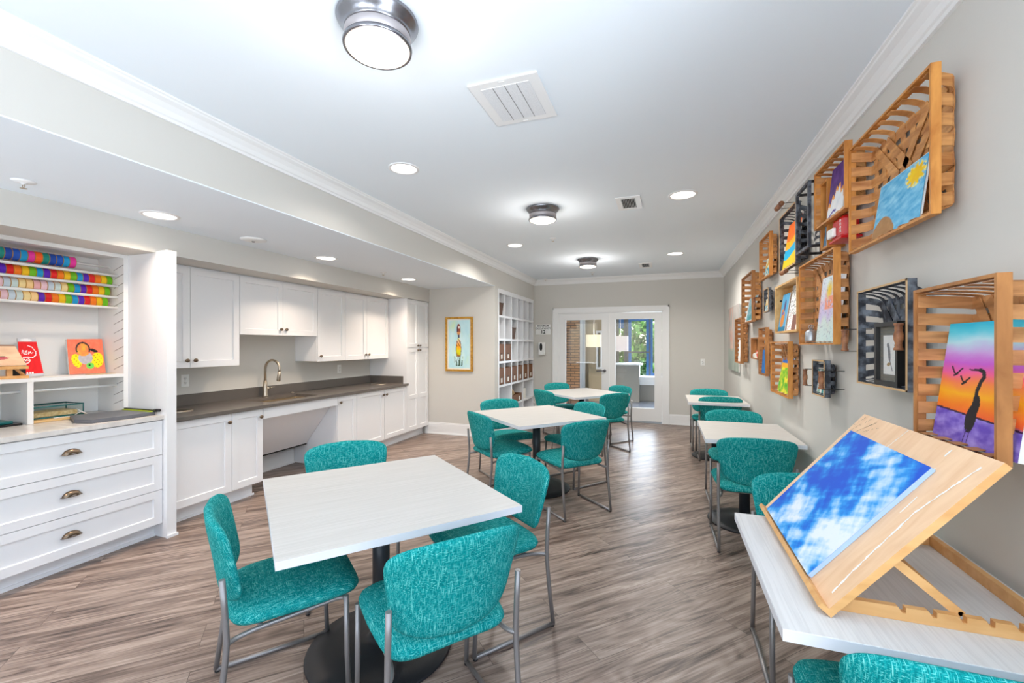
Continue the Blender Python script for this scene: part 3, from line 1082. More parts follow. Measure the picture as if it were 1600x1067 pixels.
def outlet(lab, x, y, z, face, switch=False, group='white wall outlets'):
    """face 'x': plate on a wall looking +x ; 'y-': looking -y"""
    t = thing('wall_outlet', lab, 'outlet', (x, y, z), 0 if face == 'x' else -PI / 2, group)
    bm = nb()
    box(bm, 0, 0.005, -0.036, 0.036, -0.058, 0.058, bev=0.002)
    obj('cover_plate', bm, 'plastic', t)
    for s in (-1, 1):
        bm = nb()
        lathe(bm, [(0, 0.0075), (0.015, 0.0075), (0.0155, 0.005)], 20, (0, 0, s * 0.02), 'x')
        so = obj('socket', bm, 'plastic', t)
        bm = nb()
        box(bm, 0.0074, 0.0080, -0.007, -0.005, s * 0.02 - 0.004, s * 0.02 + 0.006)
        box(bm, 0.0074, 0.0080, 0.005, 0.007, s * 0.02 - 0.004, s * 0.02 + 0.006)
        box(bm, 0.0074, 0.0080, -0.002, 0.002, s * 0.02 - 0.011, s * 0.02 - 0.007)
        obj('slot', bm, 'dark', so)
    return t


outlet('white outlet on the kitchen wall beside the hutch', XK, 2.86, 1.10, 'x')
outlet('white outlet on the kitchen wall below the single-door cabinet', XK, 4.93, 1.103, 'x')
outlet('white outlet on the back wall right of the double doors', 0.624, YB, 1.133, 'y-')


# ------------------------------------------------------------------ hutch with drawers (left)
HY0, HY1 = 1.095, 2.200
t = thing('drawer_chest', 'white base of three wide drawers under the craft hutch', 'cabinet')
bobj('carcass', 'cab', t, (XK + 0.001, -3.565, HY0, HY1, 0.105, 0.883))
bobj('toe_kick', 'cab', t, (XK + 0.001, -3.640, HY0, HY1 - 0.001, 0, 0.105), (-3.64, -3.626, HY0, HY1 - 0.001, 0, 0.022))
for i, (a, b) in enumerate(((0.112, 0.360), (0.364, 0.619), (0.623, 0.876))):
    bm = nb()
    shaker(bm, -3.543, HY0 + 0.004, HY1 - 0.006, a, b, fr=0.055)
    d = obj('drawer_front', bm, 'cab', t)
    # cup pull
    yc, zc = 1.668, (a + b) / 2 + (0.007, 0.006, 0.012)[i]
    bm = nb()
    n1, n2 = 12, 6
    rings = []
    for q in range(n2 + 1):
        ph = q / n2 * PI / 2
        row = []
        for p in range(n1 + 1):
            th = PI * p / n1
            row.append(bm.verts.new((-3.543 + 0.026 * math.sin(ph), yc - 0.048 * math.cos(th) * math.cos(ph * 0.75), zc - 0.012 + 0.034 * math.sin(th) * (math.cos(ph * 0.85)))))
        rings.append(row)
    for A, B in zip(rings[:-1], rings[1:]):
        for p in range(n1):
            f = bm.faces.new((A[p], A[p + 1], B[p + 1], B[p]))
            f.smooth = True
    tube(bm, [(-3.543, yc - 0.052, zc - 0.012), (-3.530, yc - 0.046, zc - 0.012), (-3.518, yc, zc - 0.012), (-3.530, yc + 0.046, zc - 0.012), (-3.543, yc + 0.052, zc - 0.012)], 0.003, 8)
    obj('cup_pull', bm, 'bronze', d)
bobj('gable_panel', 'cab', t, (XK + 0.001, -3.632, HY1, 2.266, 0.0, ZB - 0.001), (-3.6295, -3.500, HY1, 2.266, 0.0, ZB + 0.01), (-3.500, -3.486, HY1 - 0.006, 2.272, 0.0, 0.02))
bobj('left_gable_panel', 'cab', t, (XK + 0.001, -3.632, HY0 - 0.066, HY0, 0.0, ZB - 0.001), (-3.6295, -3.500, HY0 - 0.066, HY0, 0.0, ZB + 0.01))
tag(bobj('chest_worktop', 'hcounter', None, (-4.299, -3.528, HY0 + 0.001, HY1 - 0.001, 0.885, 0.915)), 'pale stone worktop on the three-drawer chest', 'countertop')

t = thing('craft_hutch', 'open white hutch with rods for ribbon rolls, above the drawer chest', 'shelf unit')
XH0, XH1 = -4.262, -3.945
bobj('back_panel', 'cabin', t, (-4.285, XH0, HY0 + 0.001, HY1 - 0.001, 0.9165, ZB - 0.001))
bobj('side_panel', 'cabin', t, (XH0, XH1, HY1 - 0.030, HY1 - 0.001, 0.9165, ZB - 0.001))
bobj('side_panel', 'cabin', t, (XH0, XH1, HY0 + 0.001, HY0 + 0.030, 0.9165, ZB - 0.001))
bobj('middle_shelf', 'cabin', t, (XH0, XH1, HY0 + 0.030, HY1 - 0.030, 1.194, 1.218))
bobj('divider', 'cabin', t, (XH0, XH1, 1.632, 1.662, 0.9165, 1.1935))
bobj('top_rail', 'cabin', t, (XH1 - 0.02, XH1, HY0 + 0.030, HY1 - 0.030, 2.108, ZB - 0.001), (XH0, XH1 - 0.02, HY0 + 0.030, HY1 - 0.030, 2.118, ZB - 0.001))
# slanted rod slots cut in the right side panel
bm = nb()
zz = 1.30
zs_ = [0.99, 1.06, 1.135] + [1.26 + 0.07 * k for k in range(12)]
for z in zs_:
    y = HY1 - 0.0302
    v = [bm.verts.new(p) for p in ((XH1 - 0.002, y, z + 0.03), (XH1 - 0.12, y, z - 0.01), (XH1 - 0.12, y, z - 0.014), (XH1 - 0.002, y, z + 0.024))]
    bm.faces.new(v)
    v = [bm.verts.new((q.co.x, y + 0.001, q.co.z)) for q in v]
    bm.faces.new(v)
obj('rod_slots', bm, M['steel'], t)


def rod(x, z, y0, y1, r=0.0085):
    bm = nb()
    tube(bm, [(x, y0, z), (x, y1, z)], r, 12)
    return obj('rod', bm, 'plastic', t)


FB = [1.975, 1.893, 1.808, 1.726]      # front bars
RR = [2.045, 1.937, 1.851, 1.768]      # rods the rolls hang on
for z in FB:
    rod(-4.02, z, HY0 + 0.03, HY1 - 0.03, 0.0095)
for z in RR:
    rod(-4.115, z, HY0 + 0.03, HY1 - 0.03, 0.007)
rod(-4.03, 1.128, 1.662, HY1 - 0.03, 0.008)
rod(-4.03, 1.128, HY0 + 0.03, 1.632, 0.008)

CN = dict(teal=(0, 140, 128), navy=(10, 70, 168), blue=(14, 84, 190), cyan=(0, 156, 214), pink=(238, 50, 160), orange=(255, 92, 10), purple=(92, 26, 190), red=(235, 20, 24), amber=(255, 128, 12), yellow=(250, 200, 14), green=(112, 196, 16),
          blush=(244, 184, 184), rose=(244, 206, 214), sky=(206, 222, 232), mint=(212, 230, 226), cream=(252, 226, 160), peach=(255, 216, 150))
RM = {}
for k, c in CN.items():
    RM[k] = mat('ribbon_' + k, c, 0.45)
M['ribgold'] = mat('gold_spool_rim', (206, 150, 50), 0.35, 0.3)
roll_proto = {}


def roll(color, y, z, wd, r, lab, x=-4.115):
    key = (color, wd, r)
    if key not in roll_proto:
        rt = thing('ribbon_roll', lab, 'ribbon roll', (x, y, z), 0, 'ribbon rolls on the hutch rods')
        bm = nb()
        lathe(bm, [(0.008, -wd / 2 + 0.0015), (r, -wd / 2 + 0.0015), (r, wd / 2 - 0.0015), (0.008, wd / 2 - 0.0015), (0.008, -wd / 2 + 0.0015)], 32, (0, 0, 0), 'y', smooth=False)
        obj('ribbon', bm, RM[color], rt)
        for s in (-1, 1):
            bm = nb()
            h0 = s * (wd / 2 - 0.0008)
            lathe(bm, [(0.008, h0 - 0.0007), (r + 0.0015, h0 - 0.0007), (r + 0.0015, h0 + 0.0007), (0.008, h0 + 0.0007), (0.008, h0 - 0.0007)], 32, (0, 0, 0), 'y', smooth=False)
            obj('spool_rim', bm, 'ribgold', rt)
        roll_proto[key] = rt
        return rt
    return dup(roll_proto[key], (x, y, z), 0, lab, 'ribbon rolls on the hutch rods')


ORD = ['first', 'second', 'third', 'fourth', 'fifth', 'sixth', 'seventh', 'eighth', 'ninth', 'tenth', 'eleventh', 'twelfth', 'thirteenth', 'fourteenth', 'fifteenth', 'sixteenth', 'seventeenth', 'eighteenth', 'nineteenth', 'twentieth']
ROWN = ['top', 'second', 'third', 'lowest']


def row(ri, yend, seq, wd, r, x=-4.115, z=None):
    for k, c in enumerate(seq):
        y = yend - wd / 2 - k * wd
        if y < HY0 + 0.06:
            break
        roll(c, y, z if z else RR[ri], wd - 0.0005, r, '%s ribbon roll, %s from the right in the %s row of rolls' % (c, ORD[k], ROWN[ri]), x)


rain = ['green', 'yellow', 'amber', 'red', 'purple', 'cyan'] * 4
row(0, 1.948, ['pink', 'cyan', 'blue', 'navy', 'teal', 'orange', 'pink', 'cyan', 'blue', 'navy', 'teal'], 0.0368, 0.040)
row(1, 2.168, rain[:18], 0.0363, 0.040)
pas = ['cream', 'mint', 'sky', 'rose', 'blush', 'peach', 'cream', 'mint', 'sky', 'rose', 'blush', 'peach']
row(2, 2.153, rain[:6] + ['green'] + pas[:11], 0.0363, 0.040)
row(3, 2.140, rain[:11] + ['peach', 'cream', 'mint', 'sky', 'rose', 'blush', 'peach', 'cream'], 0.0363, 0.040)


# ------------------------------------------------------------------ painted panels (vertex-painted surfaces)
def fbm(x, y, s=1.0, seed=0.0, o=4):
    return noise.fractal(Vector((x * s + seed, y * s - seed * 0.7, seed)), 1.0, 2.0, o) * 0.5 + 0.5


def mixc(a, b, t):
    t = max(0.0, min(1.0, t))
    return tuple(a[i] * (1 - t) + b[i] * t for i in range(3))


def ramp(stops, t):
    if t <= stops[0][0]:
        return stops[0][1]
    for (t0, c0), (t1, c1) in zip(stops[:-1], stops[1:]):
        if t <= t1:
            return mixc(c0, c1, (t - t0) / (t1 - t0))
    return stops[-1][1]


def painting(name, p00, p10, p11, p01, th, fn, nx, nz, m_edge='canvas', parent=None, part='canvas_body', border=0.0):
    """panel with corners bottom-left, bottom-right, top-right, top-left as seen; returns an Empty with body and painted face"""
    p00, p10, p11, p01 = map(Vector, (p00, p10, p11, p01))
    nrm = (p10 - p00).cross(p01 - p00).normalized()
    bm = nb()
    tw = abs((p11 - p00).dot(nrm))
    F = [bm.verts.new(p - nrm * (min(0.0025, th * 0.4) if tw > 0.001 else 0.0)) for p in (p00, p10, p11, p01)]
    Bk = [bm.verts.new(p - nrm * th) for p in (p00, p10, p11, p01)]
    bm.faces.new(F)
    bm.faces.new(Bk[::-1])
    for i in range(4):
        j = (i + 1) % 4
        bm.faces.new((F[i], Bk[i], Bk[j], F[j]))
    body = obj(part, bm, m_edge, parent)
    me = bpy.data.meshes.new('painted_face')
    vs, fs, cols = [], [], []
    for j in range(nz + 1):
        for i in range(nx + 1):
            u, v = i / nx, j / nz
            uu = border + u * (1 - 2 * border)
            vv = border + v * (1 - 2 * border)
            p = (p00 * (1 - uu) + p10 * uu) * (1 - vv) + (p01 * (1 - uu) + p11 * uu) * vv
            vs.append(p + nrm * 0.0008)
            cols.append(lin(fn(u, v)))
    for j in range(nz):
        for i in range(nx):
            a = j * (nx + 1) + i
            fs.append((a, a + 1, a + nx + 2, a + nx + 1))
    me.from_pydata([tuple(v) for v in vs], [], fs)
    ca = me.color_attributes.new('paint', 'FLOAT_COLOR', 'POINT')
    for k, c in enumerate(cols):
        ca.data[k].color = c
    me.materials.append(M['paint'])
    face = bpy.data.objects.new('painted_face', me)
    COL.objects.link(face)
    face.parent = body if parent is not None else body
    return body


def inell(u, v, cu, cv, a, b, rot=0.0):
    du, dv = u - cu, v - cv
    c, s = math.cos(rot), math.sin(rot)
    x, y = du * c + dv * s, -du * s + dv * c
    return (x / a) ** 2 + (y / b) ** 2


def seg(u, v, pts, asp=1.0):
    """distance to polyline"""
    best = 9.0
    for (x0, y0), (x1, y1) in zip(pts[:-1], pts[1:]):
        dx, dy = (x1 - x0), (y1 - y0) * asp
        L2 = dx * dx + dy * dy
        t = max(0, min(1, ((u - x0) * dx + (v - y0) * asp * dy) / L2)) if L2 else 0
        best = min(best, math.hypot(u - x0 - t * dx, (v - y0) * asp - t * dy))
    return best


# things on the hutch shelf
def p_orange(u, v):
    c = mixc((238, 112, 84), (246, 136, 104), fbm(u, v, 9, 3))
    if inell(u, v, 0.22, 0.38, 0.13, 0.2, 0.3) < 1 or inell(u, v, 0.80, 0.38, 0.17, 0.22, -0.2) < 1:
        c = (250, 226, 20)
        if (int(u * 40) + int(v * 34)) % 5 == 0 and int(u * 40) % 2 == 0:
            c = (190, 150, 20)
    if inell(u, v, 0.47, 0.45, 0.2, 0.18, 0.2) < 1:
        c = mixc((168, 168, 178), (196, 190, 196), fbm(u, v, 14, 5))
    r = inell(u, v, 0.42, 0.70, 0.19, 0.2, 0.1)
    if r < 1:
        c = mixc((232, 120, 84), (246, 186, 60), fbm(u, v, 8, 1))
    if 0.72 < r < 1.15 and v > 0.62:
        c = (44, 40, 44)
    if inell(u, v, 0.72, 0.66, 0.12, 0.045, -0.35) < 1:
        c = (26, 24, 26)
    if inell(u, v, 0.58, 0.22, 0.11, 0.09) < 1:
        c = (110, 210, 90)
    if inell(u, v, 0.56, 0.24, 0.03, 0.025) < 1:
        c = (14, 20, 14)
    return c


t = painting('x', (-4.12, 1.928, 1.222), (-4.12, 2.146, 1.222), (-4.20, 2.164, 1.486), (-4.20, 1.948, 1.482), 0.015, p_orange, 72, 80)
t.name = 'orange_portrait_canvas'
tag(t, 'square orange canvas of a figure in yellow sleeves, on the hutch shelf', 'painting')


def p_can(u, v):
    c = mixc((226, 8, 22), (244, 24, 34), fbm(u, v, 8, 2))
    if v > 0.90:
        c = (206, 208, 214) if inell(u, v, 0.45, 0.95, 0.32, 0.035) > 1 else (244, 244, 246)
    if v < 0.07:
        c = (206, 206, 214)
    if 0.07 < v < 0.11 and int(u * 26) % 3 != 0 and u < 0.6:
        c = (246, 240, 240)
    for pts, w_ in (([(0.16, 0.60), (0.2, 0.68), (0.27, 0.66), (0.24, 0.6), (0.3, 0.57)], .018), ([(0.3, 0.57), (0.36, 0.66), (0.42, 0.67), (0.40, 0.58), (0.34, 0.58)], .018), ([(0.47, 0.58), (0.5, 0.64), (0.54, 0.60), (0.58, 0.64), (0.62, 0.6), (0.7, 0.62)], .018),
                    ([(0.5, 0.80), (0.7, 0.76), (0.85, 0.64), (0.82, 0.55), (0.66, 0.49), (0.45, 0.5), (0.22, 0.5), (0.12, 0.42), (0.22, 0.33), (0.42, 0.35), (0.52, 0.42), (0.42, 0.47)], .02), ([(0.2, 0.42), (0.24, 0.45), (0.3, 0.40), (0.36, 0.44), (0.42, 0.41)], .022)):
        if seg(u, v, pts, 1.9) < w_:
            c = (250, 240, 240)
    return c


t = painting('x', (-4.125, 1.672, 1.222), (-4.125, 1.792, 1.222), (-4.215, 1.786, 1.486), (-4.215, 1.694, 1.486), 0.008, p_can, 60, 110)
t.name = 'red_can_cutout'
tag(t, 'red painted drinks can cut-out with white script, leaning in the hutch', 'painting')


def p_face(u, v):
    c = mixc((222, 176, 140), (238, 206, 170), fbm(u, v, 4, 8) + (u - 0.5) * 0.4)
    if inell(u, v, 0.60, 0.36, 0.22, 0.10) < 1:
        c = (206, 92, 100)
    if inell(u, v, 0.62, 0.42, 0.17, 0.03) < 1:
        c = (70, 30, 34)
    if inell(u, v, 0.58, 0.41, 0.06, 0.025) < 1:
        c = (240, 230, 226)
    if inell(u, v, 0.5, 0.66, 0.1, 0.035) < 1:
        c = (120, 70, 52)
    if v > 0.93:
        c = (150, 120, 104)
    return c


t = painting('x', (-4.02, 1.30, 1.305), (-4.02, 1.660, 1.305), (-4.08, 1.625, 1.440), (-4.08, 1.29, 1.445), 0.014, p_face, 48, 44)
t.name = 'lips_painting'
tag(t, 'small canvas of a close-up mouth standing on a mini easel in the hutch', 'painting')
t = thing('mini_easel', 'small wooden tabletop easel at the left end of the hutch shelf', 'easel', (-4.03, 1.52, 1.219))
for nm, b in (('ledge', (0.0, 0.045, -0.26, 0.135, 0.062, 0.082)), ('foot_rail', (-0.02, 0.05, -0.26, 0.135, 0.0, 0.018)), ('post', (0.0, 0.02, 0.045, 0.07, 0.018, 0.062)), ('post', (0.0, 0.02, -0.10, -0.075, 0.018, 0.062))):
    bobj(nm, 'easel2', t, b)
bm = nb()
tube(bm, [(0.01, 0.09, 0.062), (0.01, 0.125, 0.018)], 0.009, 6)
obj('brace', bm, 'easel2', t)
tag(bobj('black_folio', 'blackframe', None, (-4.085, -4.078, 1.60, 1.680, 1.2195, 1.33)), 'black card leaning between the mouth painting and the red can', 'card')
tag(bobj('loose_paper', 'ivory', None, (-4.02, -3.955, 1.70, 1.80, 1.2195, 1.222)), 'thin white paper lying on the hutch shelf beside the red can', 'paper')
tag(bobj('craft_stick', 'tanboard', None, (-4.06, -4.0, 1.99, 2.15, 1.2195, 1.222)), 'flat tan stick lying in front of the orange canvas', 'stick')

# things on the chest worktop
t = thing('paper_trimmer', 'grey guillotine paper trimmer lying on the pale chest worktop', 'paper trimmer', (0, 0, 0.9165))
bm = nb()
P = [(-3.60, 1.83), (-3.60, 2.175), (-3.83, 2.185), (-4.05, 1.98), (-3.92, 1.79), (-3.64, 1.80)]
P = [(-3.575, 2.02), (-3.60, 2.180), (-3.93, 2.160), (-3.97, 1.86), (-3.72, 1.765), (-3.60, 1.80)]
v0 = [bm.verts.new((x, y, 0)) for x, y in P]
v1 = [bm.verts.new((x, y, 0.024)) for x, y in P]
bm.faces.new(v0[::-1])
bm.faces.new(v1)
for i in range(len(P)):
    j = (i + 1) % len(P)
    bm.faces.new((v0[i], v0[j], v1[j], v1[i]))
obj('base_board', bm, 'trimmer', t)
bobj('ruler_strip', 'lime', t, (-3.93, -3.60, 2.150, 2.166, 0.0245, 0.030))
bobj('blade_arm', 'bplastic', t, (-3.935, -3.56, 2.166, 2.182, 0.0245, 0.038))
bm = nb()
tube(bm, [(-3.60, 2.176, 0.034), (-3.545, 2.176, 0.036)], 0.011, 10)
obj('arm_handle', bm, 'bplastic', t)
vc = t = thing('vinyl_case', 'clear vinyl case with deep green edges holding supplies, in the hutch', 'case', (-4.10, 1.80, 0.937))
bm = nb()
box(bm, -0.12, 0.09, -0.125, 0.155, 0, 0.075)
obj('clear_shell', bm, 'clearvinyl', t)
bm = nb()
for z in (0.001, 0.076):
    tube(bm, [(-0.12, -0.125, z), (0.09, -0.125, z), (0.09, 0.155, z), (-0.12, 0.155, z)], 0.005, 6, close=True)
for x, y in ((-0.12, -0.125), (0.09, -0.125), (0.09, 0.155), (-0.12, 0.155)):
    tube(bm, [(x, y, 0), (x, y, 0.076)], 0.004, 6)
obj('green_piping', bm, 'brush', t)
bobj('contents', 'straw', t, (-0.10, 0.07, -0.11, 0.13, 0.006, 0.035))
tag(bobj('wooden_tray', 'tanboard', None, (-4.22, -3.955, 1.668, 1.985, 0.9165, 0.930)), 'tan wooden board under the clear vinyl case', 'board')
bm = nb()
tube(bm, [(-4.0, 1.90, 0.935), (-3.985, 1.93, 0.96), (-3.98, 1.90, 0.985), (-3.985, 1.93, 0.96), (-3.975, 1.96, 0.936)], 0.0035, 6)
tube(bm, [(-3.985, 1.78, 0.9335), (-3.975, 1.85, 0.9335), (-3.97, 1.92, 0.9335)], 0.003, 6)
wc = obj('white_cord', bm, 'plastic', vc)
wc.location = (4.10, -1.80, -0.937)
t = thing('teal_pouch', 'flat teal pouch with black trim in the left hutch compartment', 'pouch', (-4.05, 1.49, 0.9165))
bm = nb()
for k in range(1):
    box(bm, -0.1, 0.09, -0.2, 0.125, 0, 0.012)
obj('pouch_body', bm, 'bplastic', t)
bm = nb()
box(bm, -0.085, 0.075, -0.19, 0.09, 0.0125, 0.032, bev=0.006)
obj('pouch_panel', bm, 'brush', t)


# ------------------------------------------------------------------ pigeonhole shelves and baskets
t = thing('pigeonhole_unit', 'tall white pigeonhole shelf unit recessed in the left wall', 'shelf unit')
ys = [CY0, 6.672, 7.005, 7.322, 7.640, 7.962, CY1]
zs4 = [CZ, 1.895, 1.520, 1.160, 0.780]
xb, xf = XL - 0.40, XL + 0.012
bobj('back_panel', 'cabin', t, (xb - 0.02, xb, CY0 + 0.001, CY1 - 0.001, 0.001, CZ - 0.001))
bobj('frame', 'cab', t, (xb, xf, CY0 + 0.001, CY0 + 0.03, 0.001, CZ - 0.001), (xb, xf, CY1 - 0.03, CY1 - 0.001, 0.001, CZ - 0.001), (xb, xf, CY0 + 0.03, CY1 - 0.03, CZ - 0.07, CZ - 0.001), (xb, xf, CY0 + 0.03, CY1 - 0.03, 0.001, 0.12))
for z in zs4[1:]:
    bobj('shelf', 'cab', t, (xb, xf, CY0 + 0.03, CY1 - 0.03, z - 0.017, z + 0.017))
bobj('shelf', 'cab', t, (xb, xf, CY0 + 0.03, CY1 - 0.03, 0.40, 0.43))
tops = [CZ - 0.07, 1.878, 1.503, 1.143]
bots = [1.912, 1.537, 1.177, 0.797]
for y in ys[1:-1]:
    for zt, zb in zip(tops, bots):
        bobj('divider', 'cab', t, (xb, xf - 0.001, y - 0.0135, y + 0.0135, zb, zt))
for y in (7.005, 7.640):
    bobj('divider', 'cab', t, (xb, xf - 0.001, y - 0.0135, y + 0.0135, 0.12, 0.4), (xb, xf - 0.001, y - 0.0135, y + 0.0135, 0.43, 0.763))


def wbasket(lab, ci, ri, hh=0.245, mm='wicker', label=True, small=False):
    y0, y1 = ys[ci] + 0.03, ys[ci + 1] - 0.022
    z = bots[ri] + 0.001
    t = thing('storage_basket', lab, 'basket', (0, 0, z), 0, 'brown baskets in the pigeonholes')
    x1 = xf - 0.012
    if small:
        y0 += 0.01
        y1 = y0 + 0.225
        x1 -= 0.004
    x0 = xb + 0.03
    tp = 0.006 if not small else -0.02
    bm = nb()
    th = 0.008
    for (a, b, c_, d_) in ((x0, x1, y0, y0 + th), (x0, x1, y1 - th, y1), (x1 - th, x1, y0, y1), (x0, x0 + th, y0, y1)):
        box(bm, a, b, c_, d_, 0, hh)
    box(bm, x0, x1, y0, y1, 0, th)
    for v in bm.verts:
        if v.co.z < hh * 0.5 and not small:
            pass
        elif small and v.co.z < hh * 0.5:
            v.co.x += -0.02 if v.co.x > (x0 + x1) / 2 else 0.0
            v.co.y += 0.02 if v.co.y < (y0 + y1) / 2 else -0.02
    body = obj('woven_body', bm, mm, t)
    bm = nb()
    tube(bm, [(x0, y0, hh), (x1, y0, hh), (x1, y1, hh), (x0, y1, hh)], 0.007, 6, close=True)
    obj('rim', bm, mm, t)
    if label:
        ym = y0 + (y1 - y0) * 0.55
        bobj('label_card', 'label', t, (x1 + 0.0005, x1 + 0.004, ym - 0.032, ym + 0.032, 0.035, 0.105))
        bobj('label_holder', 'wickerd', t, (x1, x1 + 0.0015, ym - 0.04, ym + 0.04, 0.10, 0.125))
    return t


wbasket('small dark wicker basket in the top left pigeonhole', 0, 0, 0.20, 'wickerd', False, True)
wbasket('small dark wicker basket in the second row, third pigeonhole from the left', 2, 1, 0.20, 'wickerd', False, True)
wbasket('brown labelled basket in the third row, leftmost pigeonhole', 0, 2, 0.27)
wbasket('brown labelled basket in the third row, second pigeonhole from the left', 1, 2, 0.27)
for i in range(6):
    wbasket('brown labelled basket in the fourth row, %s' % ['leftmost pigeonhole', 'second pigeonhole from the left', 'third pigeonhole from the left', 'fourth pigeonhole from the left', 'fifth pigeonhole from the left', 'rightmost pigeonhole'][i], i, 3, 0.265)
# lower compartments
t = thing('storage_basket', 'brown basket holding straw hats in the wide lower compartment', 'basket', (0, 0, 0.431), 0, 'brown baskets in the pigeonholes')
bm = nb()
x0, x1, y0, y1, hh = xb + 0.03, xf - 0.02, 7.05, 7.60, 0.13
for (a, b, c_, d_) in ((x0, x1, y0, y0 + 0.01), (x0, x1, y1 - 0.01, y1), (x1 - 0.01, x1, y0, y1), (x0, x0 + 0.01, y0, y1)):
    box(bm, a, b, c_, d_, 0, hh)
box(bm, x0, x1, y0, y1, 0, 0.01)
obj('woven_body', bm, 'wicker', t)
bobj('label_card', 'label', t, (x1 + 0.0005, x1 + 0.004, 7.44, 7.51, 0.015, 0.085))
t = thing('straw_hat', 'pale straw hat lying on the brown basket in the lower compartment', 'hat', (-2.66, 7.36, 0.575), 0.2)
t.rotation_euler = (0.0, 0.9, 0.2)
bm = nb()
lathe(bm, [(0.17, 0.0), (0.16, 0.008), (0.095, 0.012), (0.085, 0.03), (0.078, 0.075), (0.05, 0.09), (0, 0.093), (0, 0.088), (0.05, 0.085), (0.073, 0.07), (0.08, 0.02), (0.095, 0.005), (0.165, 0.0), (0.17, 0.0)], 36)
obj('woven_hat', bm, 'straw', t)
bm = nb()
lathe(bm, [(0.087, 0.014), (0.087, 0.034)], 36)
obj('hat_band', bm, 'wickerd', t)
for k, (a, b, cx) in enumerate(((7.665, 7.73, 'nearest the divider'), (7.735, 7.80, 'in the middle of the three'), (7.805, 7.88, 'nearest the back wall'))):
    tag(bobj('paper_box', 'ivory', None, (-2.80, -2.50, a, b, 0.431, 0.62), bev=0.003), 'white upright box in the lower right compartment, %s' % cx, 'box', 'white boxes in the lower right compartment')

# framed abstract painting on the alcove end wall
t = thing('framed_painting', 'gold framed painting of a tall abstract figure on pale blue', 'painting', (-3.085, YE, 1.45))
hw, hh_ = 0.236, 0.43
bobj('frame', 'gold', t, (-hw, -hw + 0.03, -0.035, -0.001, -hh_, hh_), (hw - 0.03, hw, -0.035, -0.001, -hh_, hh_), (-hw + 0.03, hw - 0.03, -0.035, -0.001, -hh_, -hh_ + 0.03), (-hw + 0.03, hw - 0.03, -0.035, -0.001, hh_ - 0.03, hh_))
bobj('mat_board', 'matboard', t, (-hw + 0.03, hw - 0.03, -0.018, -0.001, -hh_ + 0.03, hh_ - 0.03))


def p_fig(u, v):
    c = mixc((176, 220, 230), (210, 236, 240), fbm(u, v, 4, 4))
    c = mixc(c, (206, 232, 200), max(0, fbm(u, v, 3, 9) - 0.55) * 2)
    if inell(u, v, 0.48, 0.80, 0.09, 0.125) < 1:
        c = mixc((96, 60, 84), (196, 96, 50), fbm(u, v, 10, 2)) if u > 0.44 else (70, 44, 60)
        if inell(u, v, 0.50, 0.85, 0.035, 0.03) < 1:
            c = (240, 226, 220)
        if 0.66 < v < 0.76:
            c = (214, 150, 90)
    if abs(u - 0.48) < 0.035 and 0.62 < v < 0.70:
        c = (60, 50, 80)
    wbody = 0.115 + 0.012 * math.sin(v * 20)
    if 0.24 < v < 0.63 and abs(u - 0.48) < wbody * min(1, (0.66 - v) * 9):
        n_ = fbm(u, v, 7, 12)
        c = ramp([(0.24, (150, 90, 40)), (0.3, (206, 196, 20)), (0.38, (226, 216, 24)), (0.46, (250, 160, 30)), (0.55, (240, 190, 150)), (0.63, (236, 240, 160))], v + (n_ - 0.5) * 0.1)
        if v > 0.45 and int((v * 1.2 + u) * 34) % 4 == 0:
            c = (40, 30, 40)
        if abs(u - 0.48) > wbody * 0.85:
            c = (52, 60, 90)
    if v < 0.25 and v > 0.04 and fbm(u, v * 0.25, 16, 21) > 0.54 and abs(u - 0.48) < 0.2:
        c = (70, 96, 80)
    return c


f = painting('x', (-hw + 0.05, -0.0195, -hh_ + 0.05), (hw - 0.05, -0.0195, -hh_ + 0.05), (hw - 0.05, -0.0195, hh_ - 0.05), (-hw + 0.05, -0.0195, hh_ - 0.05), 0.001, p_fig, 70, 150, parent=t, part='art_print')

# occupancy sign and dispenser on the back wall
t = thing('occupancy_sign', 'white sign reading MAXIMUM OCCUPANCY 12 beside the pigeonholes', 'sign', (-2.294, YB, 1.745))
bobj('sign_board', 'plastic', t, (-0.152, 0.152, -0.006, -0.0005, -0.100, 0.100))


def text_obj(s, size, x, z, y, parent, name, bold=0.0):
    c = bpy.data.curves.new(name, 'FONT')
    c.body = s
    c.size = size
    c.align_x = 'CENTER'
    c.extrude = 0.0008
    c.offset = bold
    tmp = bpy.data.objects.new(name, c)
    COL.objects.link(tmp)
    dg = bpy.context.evaluated_depsgraph_get()
    me = bpy.data.meshes.new_from_object(tmp.evaluated_get(dg))
    bpy.data.objects.remove(tmp)
    o = bpy.data.objects.new(name, me)
    COL.objects.link(o)
    me.materials.clear()
    me.materials.append(M['bplastic'])
    o.parent = parent
    o.location = (x, y, z)
    o.rotation_euler = (PI / 2, 0, 0)
    return o


text_obj('MAXIMUM', 0.050, 0, 0.052, -0.0068, t, 'lettering', 0.0006)
text_obj('OCCUPANCY', 0.050, 0, 0.005, -0.0068, t, 'lettering', 0.0006)
text_obj('12', 0.095, 0, -0.080, -0.0068, t, 'lettering', 0.003)
t = thing('soap_dispenser', 'white wall dispenser with a black window below the occupancy sign', 'dispenser', (-2.305, YB, 1.362))
bm = nb()
box(bm, -0.066, 0.066, -0.095, -0.001, -0.125, 0.125, bev=0.018)
obj('housing', bm, 'plastic', t)
bm = nb()
o = superellipse(24, 2.4)
vs_ = [bm.verts.new((a * 0.028 - 0.008, -0.0962, 0.035 + b * 0.075)) for a, b in o]
v2 = [bm.verts.new((a * 0.028 - 0.008, -0.0930, 0.035 + b * 0.075)) for a, b in o]
bm.faces.new(vs_)
for i in range(24):
    bm.faces.new((vs_[i], vs_[(i + 1) % 24], v2[(i + 1) % 24], v2[i]))
